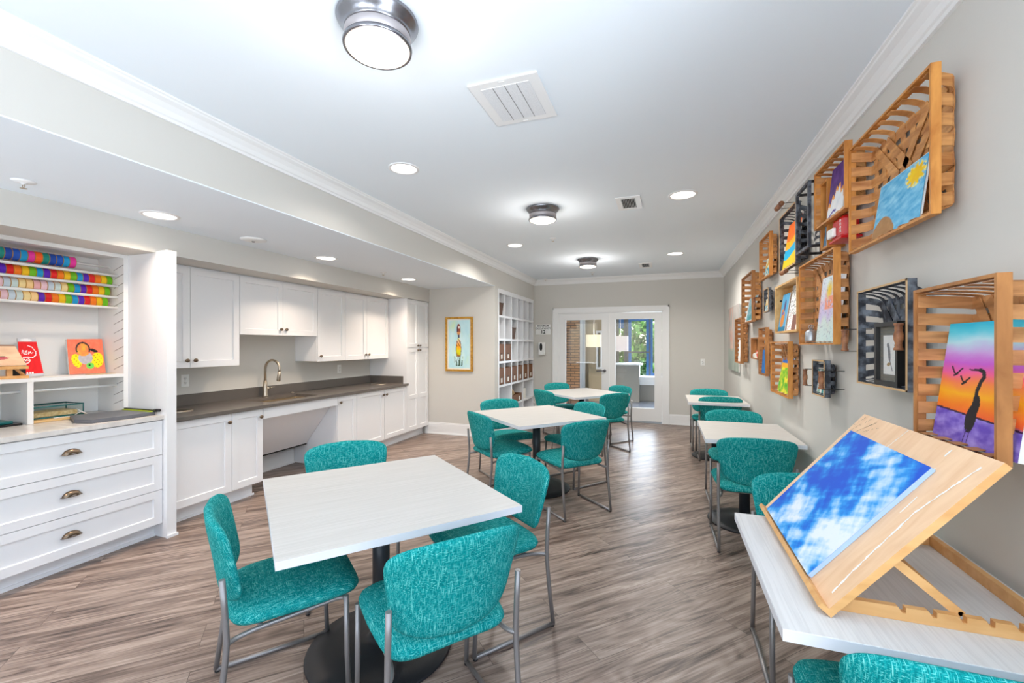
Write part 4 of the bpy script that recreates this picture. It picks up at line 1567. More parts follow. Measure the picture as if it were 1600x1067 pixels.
obj('level_window', bm, 'bplastic', t)


# ------------------------------------------------------------------ ceiling fixtures
def flush_light(x, y, lab, pw):
    t = thing('flush_ceiling_light', lab, 'ceiling light', (x, y, ZC), 0, 'round pewter ceiling lights')
    bm = nb()
    lathe(bm, [(0.0, -0.001), (0.155, -0.001), (0.157, -0.008), (0.152, -0.016), (0.140, -0.030), (0.132, -0.040), (0.128, -0.048), (0.126, -0.058), (0.0, -0.058)], 56)
    obj('canopy', bm, 'lampmetal', t)
    bm = nb()
    lathe(bm, [(0.1265, -0.0585), (0.1275, -0.062), (0.1265, -0.095), (0.122, -0.0955), (0.122, -0.0585)], 56)
    obj('mesh_band', bm, 'lampmesh', t)
    bm = nb()
    lathe(bm, [(0.122, -0.096), (0.131, -0.096), (0.133, -0.103), (0.131, -0.112), (0.122, -0.112), (0.122, -0.096)], 56)
    obj('lower_ring', bm, 'lampmetal', t)
    bm = nb()
    lathe(bm, [(0.1215, -0.104), (0.119, -0.114), (0.10, -0.121), (0.06, -0.127), (0.0, -0.129)], 48)
    obj('glass_lens', bm, 'glow', t)
    pl = bpy.data.lights.new('ceiling_lamp_glow', 'POINT')
    pl.energy = pw
    pl.color = (1.0, 0.965, 0.93)
    pl.shadow_soft_size = 0.11
    po = bpy.data.objects.new('ceiling_lamp_glow', pl)
    COL.objects.link(po)
    po.location = (x, y, ZC - 0.262)
    return t


flush_light(-1.075, 1.45, 'round pewter ceiling light nearest the viewer', K_FLUSH)
flush_light(-1.090, 3.963, 'middle one of the three round pewter ceiling lights', K_FLUSH * 1.35)
flush_light(-1.096, 6.531, 'round pewter ceiling light farthest away, near the glazed doors', K_FLUSH * 2.0)


def can_light(x, y, z, r, lab, pw, spread, group, color):
    t = thing('recessed_downlight', lab, 'ceiling light', (x, y, z), 0, group)
    bm = nb()
    lathe(bm, [(r * 0.82, -0.001), (r * 0.84, -0.008), (r, -0.006), (r * 1.02, -0.0005)], 44)
    obj('trim_ring', bm, 'trim', t)
    bm = nb()
    lathe(bm, [(r * 0.82, -0.002), (r * 0.5, -0.0035), (0, -0.004)], 44)
    obj('lens', bm, 'glowc', t)
    area_light('downlight_beam', (x, y, z - 0.012), (0, 0, 0), r * 1.5, r * 1.5, pw, color, spread, 'DISK')


G1, G2 = 'recessed lights in the high ceiling', 'recessed lights over the kitchen'
WC = (1.0, 0.955, 0.9)
can_light(-1.794, 2.721, ZC, 0.108, 'recessed downlight in the high ceiling left of the square grille', K_CAN * 0.6, 150, G1, WC)
can_light(0.141, 3.989, ZC, 0.118, 'recessed downlight near the right wall, beside the louvred vent', K_CAN * 1.2, 150, G1, WC)
can_light(-1.824, 5.296, ZC, 0.108, 'small distant recessed downlight near the left crown moulding', K_CAN * 1.8, 150, G1, WC)
can_light(0.131, 6.527, ZC, 0.118, 'distant recessed downlight near the right wall corner', K_CAN * 2.2, 150, G1, WC)
WA = (1.0, 0.80, 0.62)
can_light(-3.333, 2.050, ZS, 0.112, 'recessed downlight over the craft hutch', K_ALC * 0.75, 118, G2, WA)
can_light(-3.340, 3.636, ZS, 0.112, 'recessed downlight above the sink', K_ALC, 118, G2, WA)
can_light(-3.343, 5.188, ZS, 0.112, 'recessed downlight before the tall pantry', K_ALC, 118, G2, WA)
can_light(-3.333, 0.45, ZS, 0.112, 'recessed downlight over the drawer units, outside the left edge', K_ALC, 118, G2, WA)

t = thing('return_grille', 'square white return air grille in the ceiling near the first light', 'vent', (-0.746, 2.16, ZC))
bm = nb()
box(bm, -0.18, 0.18, -0.208, 0.208, -0.010, -0.0005, bev=0.004)
obj('grille_frame', bm, 'trim', t)
bobj('perforated_panel', 'ventgrey', t, (-0.125, 0.125, -0.16, 0.16, -0.0125, -0.0102))
bm = nb()
for k in (-1, 0, 1):
    box(bm, k * 0.062 - 0.0012, k * 0.062 + 0.0012, -0.16, 0.16, -0.014, -0.0126)
obj('seam', bm, 'steel', t)
bobj('latch', 'plastic', t, (-0.015, 0.015, -0.195, -0.188, -0.0125, -0.0102), (-0.015, 0.015, 0.188, 0.195, -0.0125, -0.0102))


def register(x, y, wx, wy, lab, n):
    t = thing('supply_vent', lab, 'vent', (x, y, ZC), 0, 'louvred supply vents')
    f_ = 0.045
    bobj('vent_frame', 'trim', t, (-wx / 2, wx / 2, -wy / 2, -wy / 2 + f_, -0.008, -0.0005), (-wx / 2, wx / 2, wy / 2 - f_, wy / 2, -0.008, -0.0005), (-wx / 2, -wx / 2 + f_, -wy / 2 + f_, wy / 2 - f_, -0.008, -0.0005), (wx / 2 - f_, wx / 2, -wy / 2 + f_, wy / 2 - f_, -0.008, -0.0005))
    bobj('duct_opening', 'ventdark', t, (-wx / 2 + f_, wx / 2 - f_, -wy / 2 + f_, wy / 2 - f_, -0.0022, -0.0008))  # dark sheet, coloured as the shade behind the louvres
    bm = nb()
    a0, a1 = -wx / 2 + f_, wx / 2 - f_
    for k in range(n):
        x0 = a0 + (k + 0.5) * (a1 - a0) / n
        v = [bm.verts.new(p) for p in ((x0 - 0.003, -wy / 2 + f_, -0.0025), (x0 + 0.002, -wy / 2 + f_, -0.009), (x0 + 0.002, wy / 2 - f_, -0.009), (x0 - 0.003, wy / 2 - f_, -0.0025))]
        bm.faces.new(v)
    obj('louvres', bm, 'trim', t)


register(-0.310, 4.06, 0.21, 0.37, 'louvred white ceiling vent between the two middle ceiling lights', 9)
register(-0.300, 7.32, 0.20, 0.42, 'louvred white ceiling vent farthest away near the crown moulding', 8)


def sprinkler(x, y, z, lab, wide=0.04):
    t = thing('fire_sprinkler', lab, 'sprinkler', (x, y, z), 0, 'fire sprinklers in the ceilings')
    bm = nb()
    lathe(bm, [(0, -0.0005), (wide, -0.0005), (wide, -0.003), (wide * 0.6, -0.010), (0.012, -0.011), (0.010, -0.02), (0, -0.02)], 28)
    obj('escutcheon', bm, 'trim', t)
    bm = nb()
    tube(bm, [(-0.008, 0, -0.018), (-0.011, 0, -0.03), (0, 0, -0.04)], 0.002, 6)
    tube(bm, [(0.008, 0, -0.018), (0.011, 0, -0.03), (0, 0, -0.04)], 0.002, 6)
    lathe(bm, [(0, -0.040), (0.015, -0.040), (0.015, -0.042), (0, -0.042)], 16)
    obj('deflector', bm, 'nickel', t)


sprinkler(-1.275, 5.098, ZC, 'white sprinkler head in the high ceiling between the pewter lights')
sprinkler(-2.20, 8.20, ZC, 'white sprinkler head by the crown moulding at the left back corner')
sprinkler(-1.22, 7.75, ZC, 'white sprinkler head behind the farthest pewter light')
sprinkler(-3.355, 1.373, ZS, 'white sprinkler head above the craft hutch', 0.05)
sprinkler(-3.317, 4.581, ZS, 'white sprinkler head in the alcove ceiling over the kitchen')
t = thing('alcove_detector', 'low round white detector on the alcove ceiling', 'detector', (-3.344, 2.79, ZS))
bm = nb()
lathe(bm, [(0, -0.0005), (0.10, -0.0005), (0.10, -0.006), (0.07, -0.014), (0.045, -0.016), (0.0, -0.018)], 40)
obj('detector_cover', bm, 'plastic', t)
bm = nb()
lathe(bm, [(0, -0.017), (0.014, -0.018), (0.010, -0.026), (0, -0.028)], 20)
obj('sensor_tip', bm, 'steel', t)


# ------------------------------------------------------------------ baskets on the right wall
def ribbon(bm, pts, wdir, width, th):
    pts = [Vector(p) for p in pts]
    wdir = Vector(wdir).normalized()
    R_ = []
    for i, p in enumerate(pts):
        a = pts[max(0, i - 1)]
        b = pts[min(len(pts) - 1, i + 1)]
        tg = (b - a).normalized()
        n = tg.cross(wdir).normalized() * th / 2
        ww = wdir * width / 2
        R_.append([bm.verts.new(q) for q in (p - ww - n, p + ww - n, p + ww + n, p - ww + n)])
    for A, B in zip(R_[:-1], R_[1:]):
        for k in range(4):
            bm.faces.new((A[k], A[(k + 1) % 4], B[(k + 1) % 4], B[k]))
    bm.faces.new(R_[0][::-1])
    bm.faces.new(R_[-1])


def wall_basket(lab, y0, y1, z0, z1, xf_, inset, nh, nv, m_rim, m_slat, edge=None, rimd=0.035, slw=0.62, diag=True, nm='wall_basket', group='slatted wooden baskets on the right wall'):
    """y0 near, y1 far; open side faces -x at xf_, woven bottom on the wall"""
    t = thing(nm, lab, 'basket', (0, 0, 0), 0, group)
    xb_ = XR - 0.010
    th = 0.010
    bm = nb()
    box(bm, xf_, xf_ + rimd, y0, y0 + th, z0, z1)
    box(bm, xf_, xf_ + rimd, y1 - th, y1, z0, z1)
    box(bm, xf_, xf_ + rimd, y0 + th, y1 - th, z0, z0 + th)
    box(bm, xf_, xf_ + rimd, y0 + th, y1 - th, z1 - th, z1)
    # inner doubling band of the rim
    box(bm, xf_ + 0.004, xf_ + rimd * 0.9, y0 + th, y0 + th + 0.004, z0 + th, z1 - th)
    box(bm, xf_ + 0.004, xf_ + rimd * 0.9, y1 - th - 0.004, y1 - th, z0 + th, z1 - th)
    obj('rim', bm, m_rim, t)
    if edge:
        bm = nb()
        e = 0.003
        box(bm, xf_ - e, xf_, y0, y0 + th * 0.8, z0, z1)
        box(bm, xf_ - e, xf_, y1 - th * 0.8, y1, z0, z1)
        box(bm, xf_ - e, xf_, y0, y1, z0, z0 + th * 0.8)
        box(bm, xf_ - e, xf_, y0, y1, z1 - th * 0.8, z1)
        obj('pale_rim_edge', bm, edge, t)
    bm = nb()
    iy = th + 0.007
    ins = inset
    dep = xb_ - xf_
    ph = (z1 - z0 - 2 * th) / nh
    for k in range(nh):
        z = z0 + th + (k + 0.5) * ph
        zb = z0 + ins + (z - z0) * (z1 - z0 - 2 * ins) / (z1 - z0)
        o = 0.003 if k % 2 else -0.003
        pts = [(xf_ + 0.006, y0 + iy, z), (xf_ + dep * 0.45, y0 + iy + ins * 0.2, (z * 2 + zb) / 3), (xb_ - dep * 0.22, y0 + iy + ins * 0.65, (z + zb * 2) / 3), (xb_ - 0.012, y0 + iy + ins * 1.0, zb), (xb_ - 0.005 + o * 0.5, y0 + iy + ins * 1.0 + 0.03, zb)]
        pts2 = [(x, y0 + y1 - y, zz_) for x, y, zz_ in pts[::-1]]
        midn = []
        L = (y1 - y0) - 2 * (iy + ins + 0.03)
        nseg = max(2, nv * 2)
        for q in range(1, nseg):
            midn.append((xb_ - 0.005 + (0.0025 if (q + k) % 2 else -0.0025), pts[-1][1] + L * q / nseg, zb))
        ribbon(bm, pts + midn + pts2, (0, 0, 1), ph * slw, 0.0025)
    pv = (y1 - y0 - 2 * th) / nv
    for k in range(nv):
        y = y0 + th + (k + 0.5) * pv
        yb = y0 + ins + (y - y0) * (y1 - y0 - 2 * ins) / (y1 - y0)
        pts = [(xf_ + 0.006, y, z0 + iy), (xf_ + dep * 0.45, (y * 2 + yb) / 3, z0 + iy + ins * 0.2), (xb_ - dep * 0.22, (y + yb * 2) / 3, z0 + iy + ins * 0.65), (xb_ - 0.010, yb, z0 + iy + ins), (xb_ - 0.005, yb, z0 + iy + ins + 0.03)]
        pts2 = [(x, yy, z0 + z1 - zz_) for x, yy, zz_ in pts[::-1]]
        midn = []
        L = (z1 - z0) - 2 * (iy + ins + 0.03)
        nseg = max(2, nh)
        for q in range(1, nseg):
            midn.append((xb_ - 0.005 - (0.0025 if (q + k) % 2 else -0.0025), yb, pts[-1][2] + L * q / nseg))
        ribbon(bm, pts + midn + pts2, (0, 1, 0), min(pv * slw * 0.74, 0.05), 0.0025)
    if diag:
        for s in (-1, 1):
            for off in (-0.18, 0.18):
                A = Vector((xb_ - 0.012, (y0 + y1) / 2 - s * (y1 - y0) * (0.36 - abs(off) * 0.3) + off * 0.4 * (y1 - y0), z0 + ins + 0.03))
                B = Vector((xb_ - 0.012, (y0 + y1) / 2 + s * (y1 - y0) * (0.36 - abs(off) * 0.3) + off * 0.4 * (y1 - y0), z1 - ins - 0.03))
                dv = (B - A).normalized()
                ribbon(bm, [A, (A + B) / 2, B], Vector((1, 0, 0)).cross(dv), min(0.04, (y1 - y0) * 0.09), 0.0025)
    obj('woven_slats', bm, m_slat, t)
    return t


def canvas(name, lab, yf, yn, xb_, xt, zb, zt, fn, nx, nz, th=0.012, m_edge='canvas', zbn=None, cat='painting', border=0.0, xtn=None, group=None):
    """leaning picture; far edge yf (left as seen), near edge yn (right as seen)"""
    t = painting('x', (xb_, yf, zb), (xb_, yn, zbn if zbn else zb), (xtn if xtn else xt, yn, zt), (xt, yf, zt), th, fn, nx, nz, m_edge, border=border)
    t.name = name
    return tag(t, lab, cat, group)


# 17: large basket behind the drawing board
wall_basket('large brown slatted basket behind the drawing board holding the heron painting', 1.462, 1.860, 1.130, 1.625, 0.800, 0.012, 8, 5, 'walnut', 'walnuth', slw=0.66, rimd=0.031)


def p_heron(u, v):
    n_ = fbm(u * 0.4, v, 7, 31) - 0.5
    c = ramp([(0.0, (112, 84, 190)), (0.20, (132, 110, 206)), (0.215, (126, 100, 196)), (0.23, (242, 96, 50)), (0.32, (252, 130, 34)), (0.41, (255, 176, 30)), (0.50, (250, 136, 70)), (0.58, (244, 100, 150)), (0.66, (206, 96, 206)), (0.75, (206, 160, 222)), (0.84, (190, 226, 236)), (0.93, (90, 206, 226)), (1.0, (40, 186, 216))], v + n_ * 0.06)
    hl = 0.262 - 0.06 * u
    if v < hl:
        c = mixc((106, 78, 186), (170, 150, 224), fbm(u * 0.5, v, 14, 77) * 1.5 - 0.3)
    elif v < hl + 0.014:
        c = (44, 20, 60)
    K_ = (36, 32, 36)
    if inell(u, v, 0.46, 0.22, 0.062, 0.115, -0.16) < 1:
        c = K_
    if inell(u, v, 0.495, 0.33, 0.045, 0.085, -0.1) < 1:
        c = K_
    if seg(u, v, [(0.48, 0.38), (0.485, 0.45), (0.51, 0.52), (0.54, 0.56), (0.525, 0.60), (0.485, 0.612)], 1.4) < 0.021:
        c = K_
    if seg(u, v, [(0.50, 0.604), (0.36, 0.612)], 1.4) < 0.008 or seg(u, v, [(0.50, 0.612), (0.42, 0.612)], 1.4) < 0.014:
        c = K_
    if seg(u, v, [(0.43, 0.13), (0.395, -0.02)], 1.4) < 0.005 or seg(u, v, [(0.47, 0.12), (0.445, -0.02)], 1.4) < 0.005:
        c = (70, 40, 110)
    for bx, by, k in ((0.19, 0.565, 0.85), (0.31, 0.50, 0.7)):
        if seg(u, v, [(bx - 0.07 * k, by + 0.07 * k), (bx - 0.03 * k, by + 0.015), (bx, by), (bx + 0.04 * k, by + 0.02), (bx + 0.09 * k, by + 0.06 * k)], 1.4) < 0.010:
            c = K_
        if seg(u, v, [(bx - 0.02, by - 0.012), (bx + 0.02, by + 0.004)], 1.4) < 0.012:
            c = K_
    return c


canvas('heron_sunset_canvas', 'sunset painting with a black heron and two flying birds in the large basket', 1.822, 1.452, 0.835, 0.882, 1.142, 1.508, p_heron, 150, 170, th=0.016)

# 16: charcoal basket with framed bird
wall_basket('charcoal painted basket with pale rim left of the heron basket', 2.063, 2.521, 1.258, 1.694, 0.870, 0.03, 7, 6, 'greyw', 'greyw', 'pale_edge', rimd=0.03, slw=0.5, nm='painted_wall_basket', group='charcoal baskets on the right wall')
t = thing('framed_bird_print', 'deep black shadow-box frame with a small bird print, in the charcoal basket', 'picture', (0, 0, 0))
fy0, fy1, fz0, fz1 = 2.148, 2.352, 1.269, 1.535
FX = 0.873
bobj('frame', 'blackframe', t, (FX, FX + 0.055, fy0, fy0 + 0.018, fz0, fz1), (FX, FX + 0.055, fy1 - 0.018, fy1, fz0, fz1), (FX, FX + 0.055, fy0 + 0.018, fy1 - 0.018, fz0, fz0 + 0.018), (FX, FX + 0.055, fy0 + 0.018, fy1 - 0.018, fz1 - 0.018, fz1))
bobj('grey_mat', 'greymat', t, (FX + 0.016, FX + 0.05, fy0 + 0.018, fy1 - 0.018, fz0 + 0.018, fz1 - 0.018))


def p_bird(u, v):
    c = (240, 242, 242)
    if inell(u, v, 0.50, 0.55, 0.11, 0.24, 0.28) < 1 or inell(u, v, 0.40, 0.74, 0.09, 0.07) < 1 or seg(u, v, [(0.56, 0.36), (0.76, 0.12)], 1.5) < 0.035:
        c = mixc((96, 102, 110), (160, 166, 172), fbm(u, v, 18, 6))
    if inell(u, v, 0.46, 0.26, 0.16, 0.045, 0.1) < 1:
        c = (168, 140, 100)
    return c


painting('x', (FX + 0.0145, 2.300, 1.315), (FX + 0.0145, 2.200, 1.315), (FX + 0.0145, 2.200, 1.480), (FX + 0.0145, 2.300, 1.480), 0.001, p_bird, 60, 84, parent=t, part='print_sheet')
bobj('front_glass', 'glass', t, (FX + 0.008, FX + 0.009, fy0 + 0.018, fy1 - 0.018, fz0 + 0.018, fz1 - 0.018))


def bobbin(lab, y, zc_, hh, x=0.850, horiz=False, r=0.016):
    t = thing('bobbin_hook', lab, 'hook', (x, y, zc_), 0, 'turned bobbin hooks on the right wall')
    h2 = hh / 2
    prof = [(0, -h2), (r * 0.95, -h2), (r, -h2 + 0.006), (r * 0.72, -h2 + 0.014), (r * 0.8, -h2 + 0.02), (r * 0.66, -h2 + 0.026), (r * 0.95, -0.01), (r * 0.98, 0.008), (r * 0.7, h2 - 0.026), (r * 0.85, h2 - 0.02), (r * 0.7, h2 - 0.014), (r, h2 - 0.006), (r * 0.95, h2), (0, h2)]
    bm = nb()
    lathe(bm, prof, 20, (0, 0, 0), 'y' if horiz else 'z')
    obj('bobbin', bm, 'spool', t)
    bm = nb()
    dx = XR - x - 0.001
    for s in (-1, 1):
        a = (0, s * h2 * 0.98, 0) if horiz else (0, 0, s * h2 * 1.02)
        tube(bm, [a, (dx, a[1], a[2])], 0.0022, 6)
    obj('wire_bracket', bm, 'wire', t)


bobbin('wooden bobbin hook in front of the charcoal basket beside the bird print', 2.082, 1.471, 0.105)
bobbin('wooden bobbin hook at the lower right corner of the pastel painting basket', 2.615, 1.463, 0.108)
bobbin('wooden bobbin hook in front of the small charcoal basket', 2.967, 1.236, 0.103)
bobbin('wooden bobbin hook between the low wooden basket and the small charcoal basket', 3.273, 1.231, 0.104, r=0.014)
bobbin('dark bobbin hook lying sideways above the sunset painting basket', 3.860, 2.512, 0.15, x=0.83, horiz=True, r=0.02)
bobbin('bobbin hook lying sideways under the sunset painting basket', 3.760, 1.985, 0.14, x=0.84, horiz=True, r=0.016)
bobbin('bobbin hook beside the tall far basket with the teal painting', 4.98, 1.86, 0.12, r=0.014)

# 1: big top basket
wall_basket('largest honey-coloured slatted basket at top right with the sun painting', 1.889, 2.602, 1.890, 2.410, 0.861, 0.022, 7, 8, 'honey', 'honeyh', slw=0.62, rimd=0.029)


def p_sun(u, v):
    c = mixc((60, 160, 214), (150, 214, 240), fbm(u * 0.9 + v, v * 2 - u, 5, 14) * 1.2 - 0.1)
    r = math.hypot((u - 0.80), (v - 0.78) * 1.0)
    if r < 0.15 + 0.03 * math.sin(math.atan2(v - 0.78, u - 0.8) * 9):
        c = mixc((252, 214, 10), (250, 190, 10), fbm(u, v, 9, 3))
    elif r < 0.2 and fbm(u, v, 22, 2) > 0.5:
        c = (250, 236, 140)
    if v < 0.30 - 0.45 * (u - 0.22) ** 2 * 8 + 0.05 and u < 0.5:
        c = mixc((160, 112, 60), (186, 138, 84), fbm(u, v, 9, 40))
    return c


canvas('sun_sky_painting', 'child painting of a yellow sun in blue sky in the largest top basket', 2.408, 2.000, 0.882, 0.918, 1.906, 2.150, p_sun, 90, 70, th=0.004, border=0.02, xtn=0.912)

# 2: upper mid basket
wall_basket('honey-coloured slatted basket beside the largest one, holding the purple mountain painting', 2.606, 3.083, 2.125, 2.463, 0.846, 0.02, 5, 6, 'honey', 'honeyh', slw=0.60, rimd=0.034)


def p_mtn(u, v):
    n_ = fbm(u, v, 6, 50)
    peak = 0.52 - 0.55 * abs(u - 0.60) + 0.05 * math.sin(u * 30)
    if v > peak + 0.07:
        return mixc((70, 30, 110), (110, 66, 150), n_)
    if v > peak:
        return (240, 160, 50)
    if seg(u, v, [(0.1, 0.02), (0.4, 0.12), (0.55, 0.10)], 1.4) < 0.03:
        return (80, 60, 160)
    return mixc((226, 232, 240), (250, 250, 252), n_)


canvas('purple_mountain_painting', 'painting of a white peak against a purple sky in the upper basket', 2.93, 2.70, 0.866, 0.895, 2.142, 2.425, p_mtn, 60, 80, th=0.006)

# 3: thin black frame box with dark woven scraps, and the wooden box with the blue city painting
t = thing('black_box_frame', 'tall open black wooden box frame between the sunset and the blue city paintings', 'frame', (0, 0, 0))
y0, y1, z0, z1, x0, x1 = 3.075, 3.35, 2.030, 2.435, 0.815, 0.962
bobj('front_frame', 'greyw', t, (x0, x0 + 0.016, y0, y0 + 0.022, z0, z1), (x0, x0 + 0.016, y1 - 0.022, y1, z0, z1), (x0, x0 + 0.016, y0 + 0.022, y1 - 0.022, z0, z0 + 0.016), (x0, x0 + 0.016, y0 + 0.022, y1 - 0.022, z1 - 0.016, z1))
bobj('corner_bar', 'blackframe', t, (x0 + 0.016, x1, y0, y0 + 0.012, z0, z0 + 0.016), (x0 + 0.016, x1, y0, y0 + 0.012, z1 - 0.016, z1), (x0 + 0.016, x1, y1 - 0.012, y1, z0, z0 + 0.016), (x0 + 0.016, x1, y1 - 0.012, y1, z1 - 0.016, z1), (x1 - 0.012, x1, y0, y0 + 0.012, z0 + 0.016, z1 - 0.016), (x1 - 0.012, x1, y1 - 0.012, y1, z0 + 0.016, z1 - 0.016))
bm = nb()
rr = random.Random(4)
for k in range(9):
    zc_ = z0 + 0.05 + k * 0.037
    pts = []
    for q in range(9):
        a = q / 8 * PI * 1.3
        pts.append((0.925 - 0.018 * math.sin(a * 1.7 + k), y0 + 0.05 + 0.175 * q / 8, zc_ + 0.012 * math.sin(a * 2 + k * 1.3)))
    ribbon(bm, pts, (0, 0.1, 1), 0.018, 0.003)
obj('dark_woven_strips', bm, 'greyw', t)


def p_city(u, v):
    c = mixc((60, 140, 200), (170, 214, 236), fbm(u * 2, v, 6, 70) * 1.3 - 0.15)
    if v < 0.4 and int(u * 9) % 2 == 0 and v < 0.2 + 0.2 * fbm(int(u * 9), 1, 3, 2):
        c = (64, 84, 110)
    if abs(u - 0.75) < 0.05 and v < 0.45:
        c = (70, 96, 90)
    if v > 0.8 and fbm(u, v, 5, 71) > 0.5:
        c = (140, 150, 210)
    return c


t = thing('shallow_wooden_box', 'shallow honey-coloured wooden box beside the red tin', 'box', (0, 0, 0))
y0, y1, z0, z1, x0, x1 = 2.950, 3.070, 2.000, 2.395, 0.875, 0.962
bobj('box_sides', 'honey', t, (x0, x1, y0, y0 + 0.012, z0, z1), (x0, x1, y1 - 0.012, y1, z0, z1), (x0, x1, y0 + 0.012, y1 - 0.012, z0, z0 + 0.012), (x0, x1, y0 + 0.012, y1 - 0.012, z1 - 0.012, z1))
bobj('box_back', 'pine', t, (x1 - 0.006, x1, y0 + 0.012, y1 - 0.012, z0 + 0.012, z1 - 0.012))
canvas('blue_city_painting', 'narrow blue city painting standing in the shallow wooden box', 3.056, 2.966, 0.885, 0.92, 2.014, 2.33, p_city, 50, 90, th=0.006)

# red tin
t = thing('red_tin', 'red enamel tin with white letters beside the top baskets', 'tin', (0.905, 2.775, 1.998))
bm = nb()
box(bm, -0.035, 0.045, -0.07, 0.095, 0.0, 0.125, bev=0.022)
obj('tin_body', bm, 'redtin', t)
bobj('base_flange', 'redtin', t, (-0.045, 0.05, -0.075, 0.10, -0.002, 0.010), bev=0.003)
bobj('white_label', 'white', t, (-0.055, -0.0355, 0.015, 0.10, 0.025, 0.075), bev=0.006)
bm = nb()
for k in range(4):
    for b in ((0, 0.002, 0, 0.012), (0.010, 0.002, 0, 0.012)):
        pass
    zt_ = 0.100 - k * 0.018
    box(bm, -0.0362, -0.0350, -0.045, -0.030, zt_, zt_ + 0.003)
    box(bm, -0.0362, -0.0350, -0.045, -0.042, zt_ - 0.010, zt_)
    box(bm, -0.0362, -0.0350, -0.034, -0.030, zt_ - 0.010, zt_)
obj('lettering', bm, 'white', t)

# 4: charcoal basket with sunset stripes
wall_basket('charcoal basket at the upper left holding the orange, blue and yellow painting', 3.520, 3.979, 2.010, 2.443, 0.858, 0.02, 7, 6, 'greyw', 'greyw', 'pale_edge', rimd=0.03, slw=0.42, diag=False, nm='painted_wall_basket', group='charcoal baskets on the right wall')


def p_stripe(u, v):
    w_ = v + 0.04 * math.sin(u * 5) - 0.06 * u
    n_ = fbm(u, v, 7, 90)
    if w_ < 0.22:
        return mixc((250, 206, 20), (244, 186, 10), n_)
    if w_ < 0.44:
        return mixc((10, 156, 206), (30, 180, 220), n_)
    if w_ < 0.62:
        return mixc((250, 200, 20), (250, 150, 20), n_)
    return mixc((248, 130, 20), (250, 100, 40), n_)


canvas('striped_sunset_painting', 'painting of orange, blue and yellow bands in the upper left charcoal basket', 3.955, 3.60, 0.872, 0.922, 2.026, 2.375, p_stripe, 50, 80, th=0.006)

# 5, 6
wall_basket('small honey basket high up, farthest of the top row', 4.450, 4.895, 2.068, 2.462, 0.880, 0.008, 6, 5, 'honey', 'honeyh', rimd=0.03)


def p_small(u, v):
    return mixc((236, 240, 226), (70, 160, 190) if v < 0.5 else (240, 190, 60), (fbm(u, v, 5, 12) > 0.5) * 0.9)


canvas('small_bright_painting', 'little blue and white painting in the farthest top basket', 4.78, 4.50, 0.905, 0.925, 2.092, 2.26, p_small, 20, 20, th=0.005)
wall_basket('tall walnut-toned basket with the white-edged teal painting', 5.144, 5.800, 1.683, 2.224, 0.855, 0.008, 8, 6, 'walnut', 'honeyh', rimd=0.035)


def p_teal(u, v):
    if u < 0.12 or v < 0.07 or u > 0.95:
        return (246, 246, 244)
    return mixc((60, 150, 160), (190, 200, 210), fbm(u, v, 4, 33) + v * 0.3 - 0.2)


canvas('teal_bordered_painting', 'white-bordered teal and grey painting in the tall far basket', 5.76, 5.25, 0.887, 0.935, 1.698, 1.975, p_teal, 40, 40, th=0.006)

# 7 small charcoal far
wall_basket('tiny charcoal basket left of the open pine box', 4.613, 4.821, 1.752, 1.976, 0.905, 0.01, 4, 3, 'greyw', 'greyw', 'pale_edge', rimd=0.025, slw=0.5, diag=False, nm='painted_wall_basket', group='charcoal baskets on the right wall')
canvas('tiny_street_painting', 'tiny blue and white picture in the tiny charcoal basket', 4.80, 4.66, 0.912, 0.925, 1.765, 1.88, p_small, 16, 20, th=0.004)

# 8 pine box with two pictures
t = thing('open_pine_box', 'open pale pine box holding a blue portrait and a white vase picture', 'box', (0, 0, 0))
y0, y1, z0, z1, x0, x1 = 3.505, 4.140, 1.534, 1.915, 0.860, 0.962
bobj('box_sides', 'pine', t, (x0, x1, y0, y0 + 0.014, z0, z1), (x0, x1, y1 - 0.014, y1, z0, z1), (x0, x1, y0 + 0.014, y1 - 0.014, z0, z0 + 0.014), (x0, x1, y0 + 0.014, y1 - 0.014, z1 - 0.014, z1))
bobj('box_back', 'pine', t, (x1 - 0.006, x1, y0 + 0.014, y1 - 0.014, z0 + 0.014, z1 - 0.014))
bm = nb()
lathe(bm, [(0, 0), (0.008, 0), (0.008, 0.004), (0, 0.005)], 12, (0.90, y1 - 0.019, 1.80), 'y')
obj('dark_peg_hole', bm, 'dark', t)


def p_port(u, v):
    c = mixc((70, 156, 204), (96, 176, 216), fbm(u, v, 5, 17))
    if inell(u, v, 0.45, 0.30, 0.28, 0.22, 0.4) < 1 or inell(u, v, 0.35, 0.5, 0.16, 0.1) < 1:
        c = mixc((222, 150, 70), (196, 120, 52), fbm(u, v, 7, 3))
    if inell(u, v, 0.55, 0.68, 0.14, 0.16, -0.3) < 1:
        c = (86, 78, 120)
    if inell(u, v, 0.42, 0.48, 0.1, 0.05) < 1:
        c = (60, 90, 190)
    if v < 0.12:
        c = (20, 120, 160)
    return c


canvas('blue_portrait_painting', 'blue painting with a brown profile at the left of the pine box', 4.115, 3.905, 0.875, 0.917, 1.549, 1.848, p_port, 50, 64, th=0.006)


def p_vase(u, v):
    if 0.36 < u < 0.66 + v * 0.1 and v < 0.33:
        return (140, 96, 84)
    if v > 0.3 and fbm(u, v, 22, 5) > 0.62:
        return (60, 54, 50)
    if v < 0.4 and fbm(u, v, 26, 8) > 0.68:
        return (200, 80, 90)
    return (246, 246, 244)


canvas('vase_blossom_painting', 'white picture of a brown vase with dark blossom twigs in the pine box', 3.900, 3.530, 0.886, 0.935, 1.549, 1.895, p_vase, 70, 90, th=0.006)

# 9: big mid basket with pastel painting and a zinc can
wall_basket('large honey basket in the middle of the wall holding the pastel painting', 2.822, 3.479, 1.441, 1.974, 0.866, 0.01, 7, 8, 'honey', 'walnuth', slw=0.62, rimd=0.034)


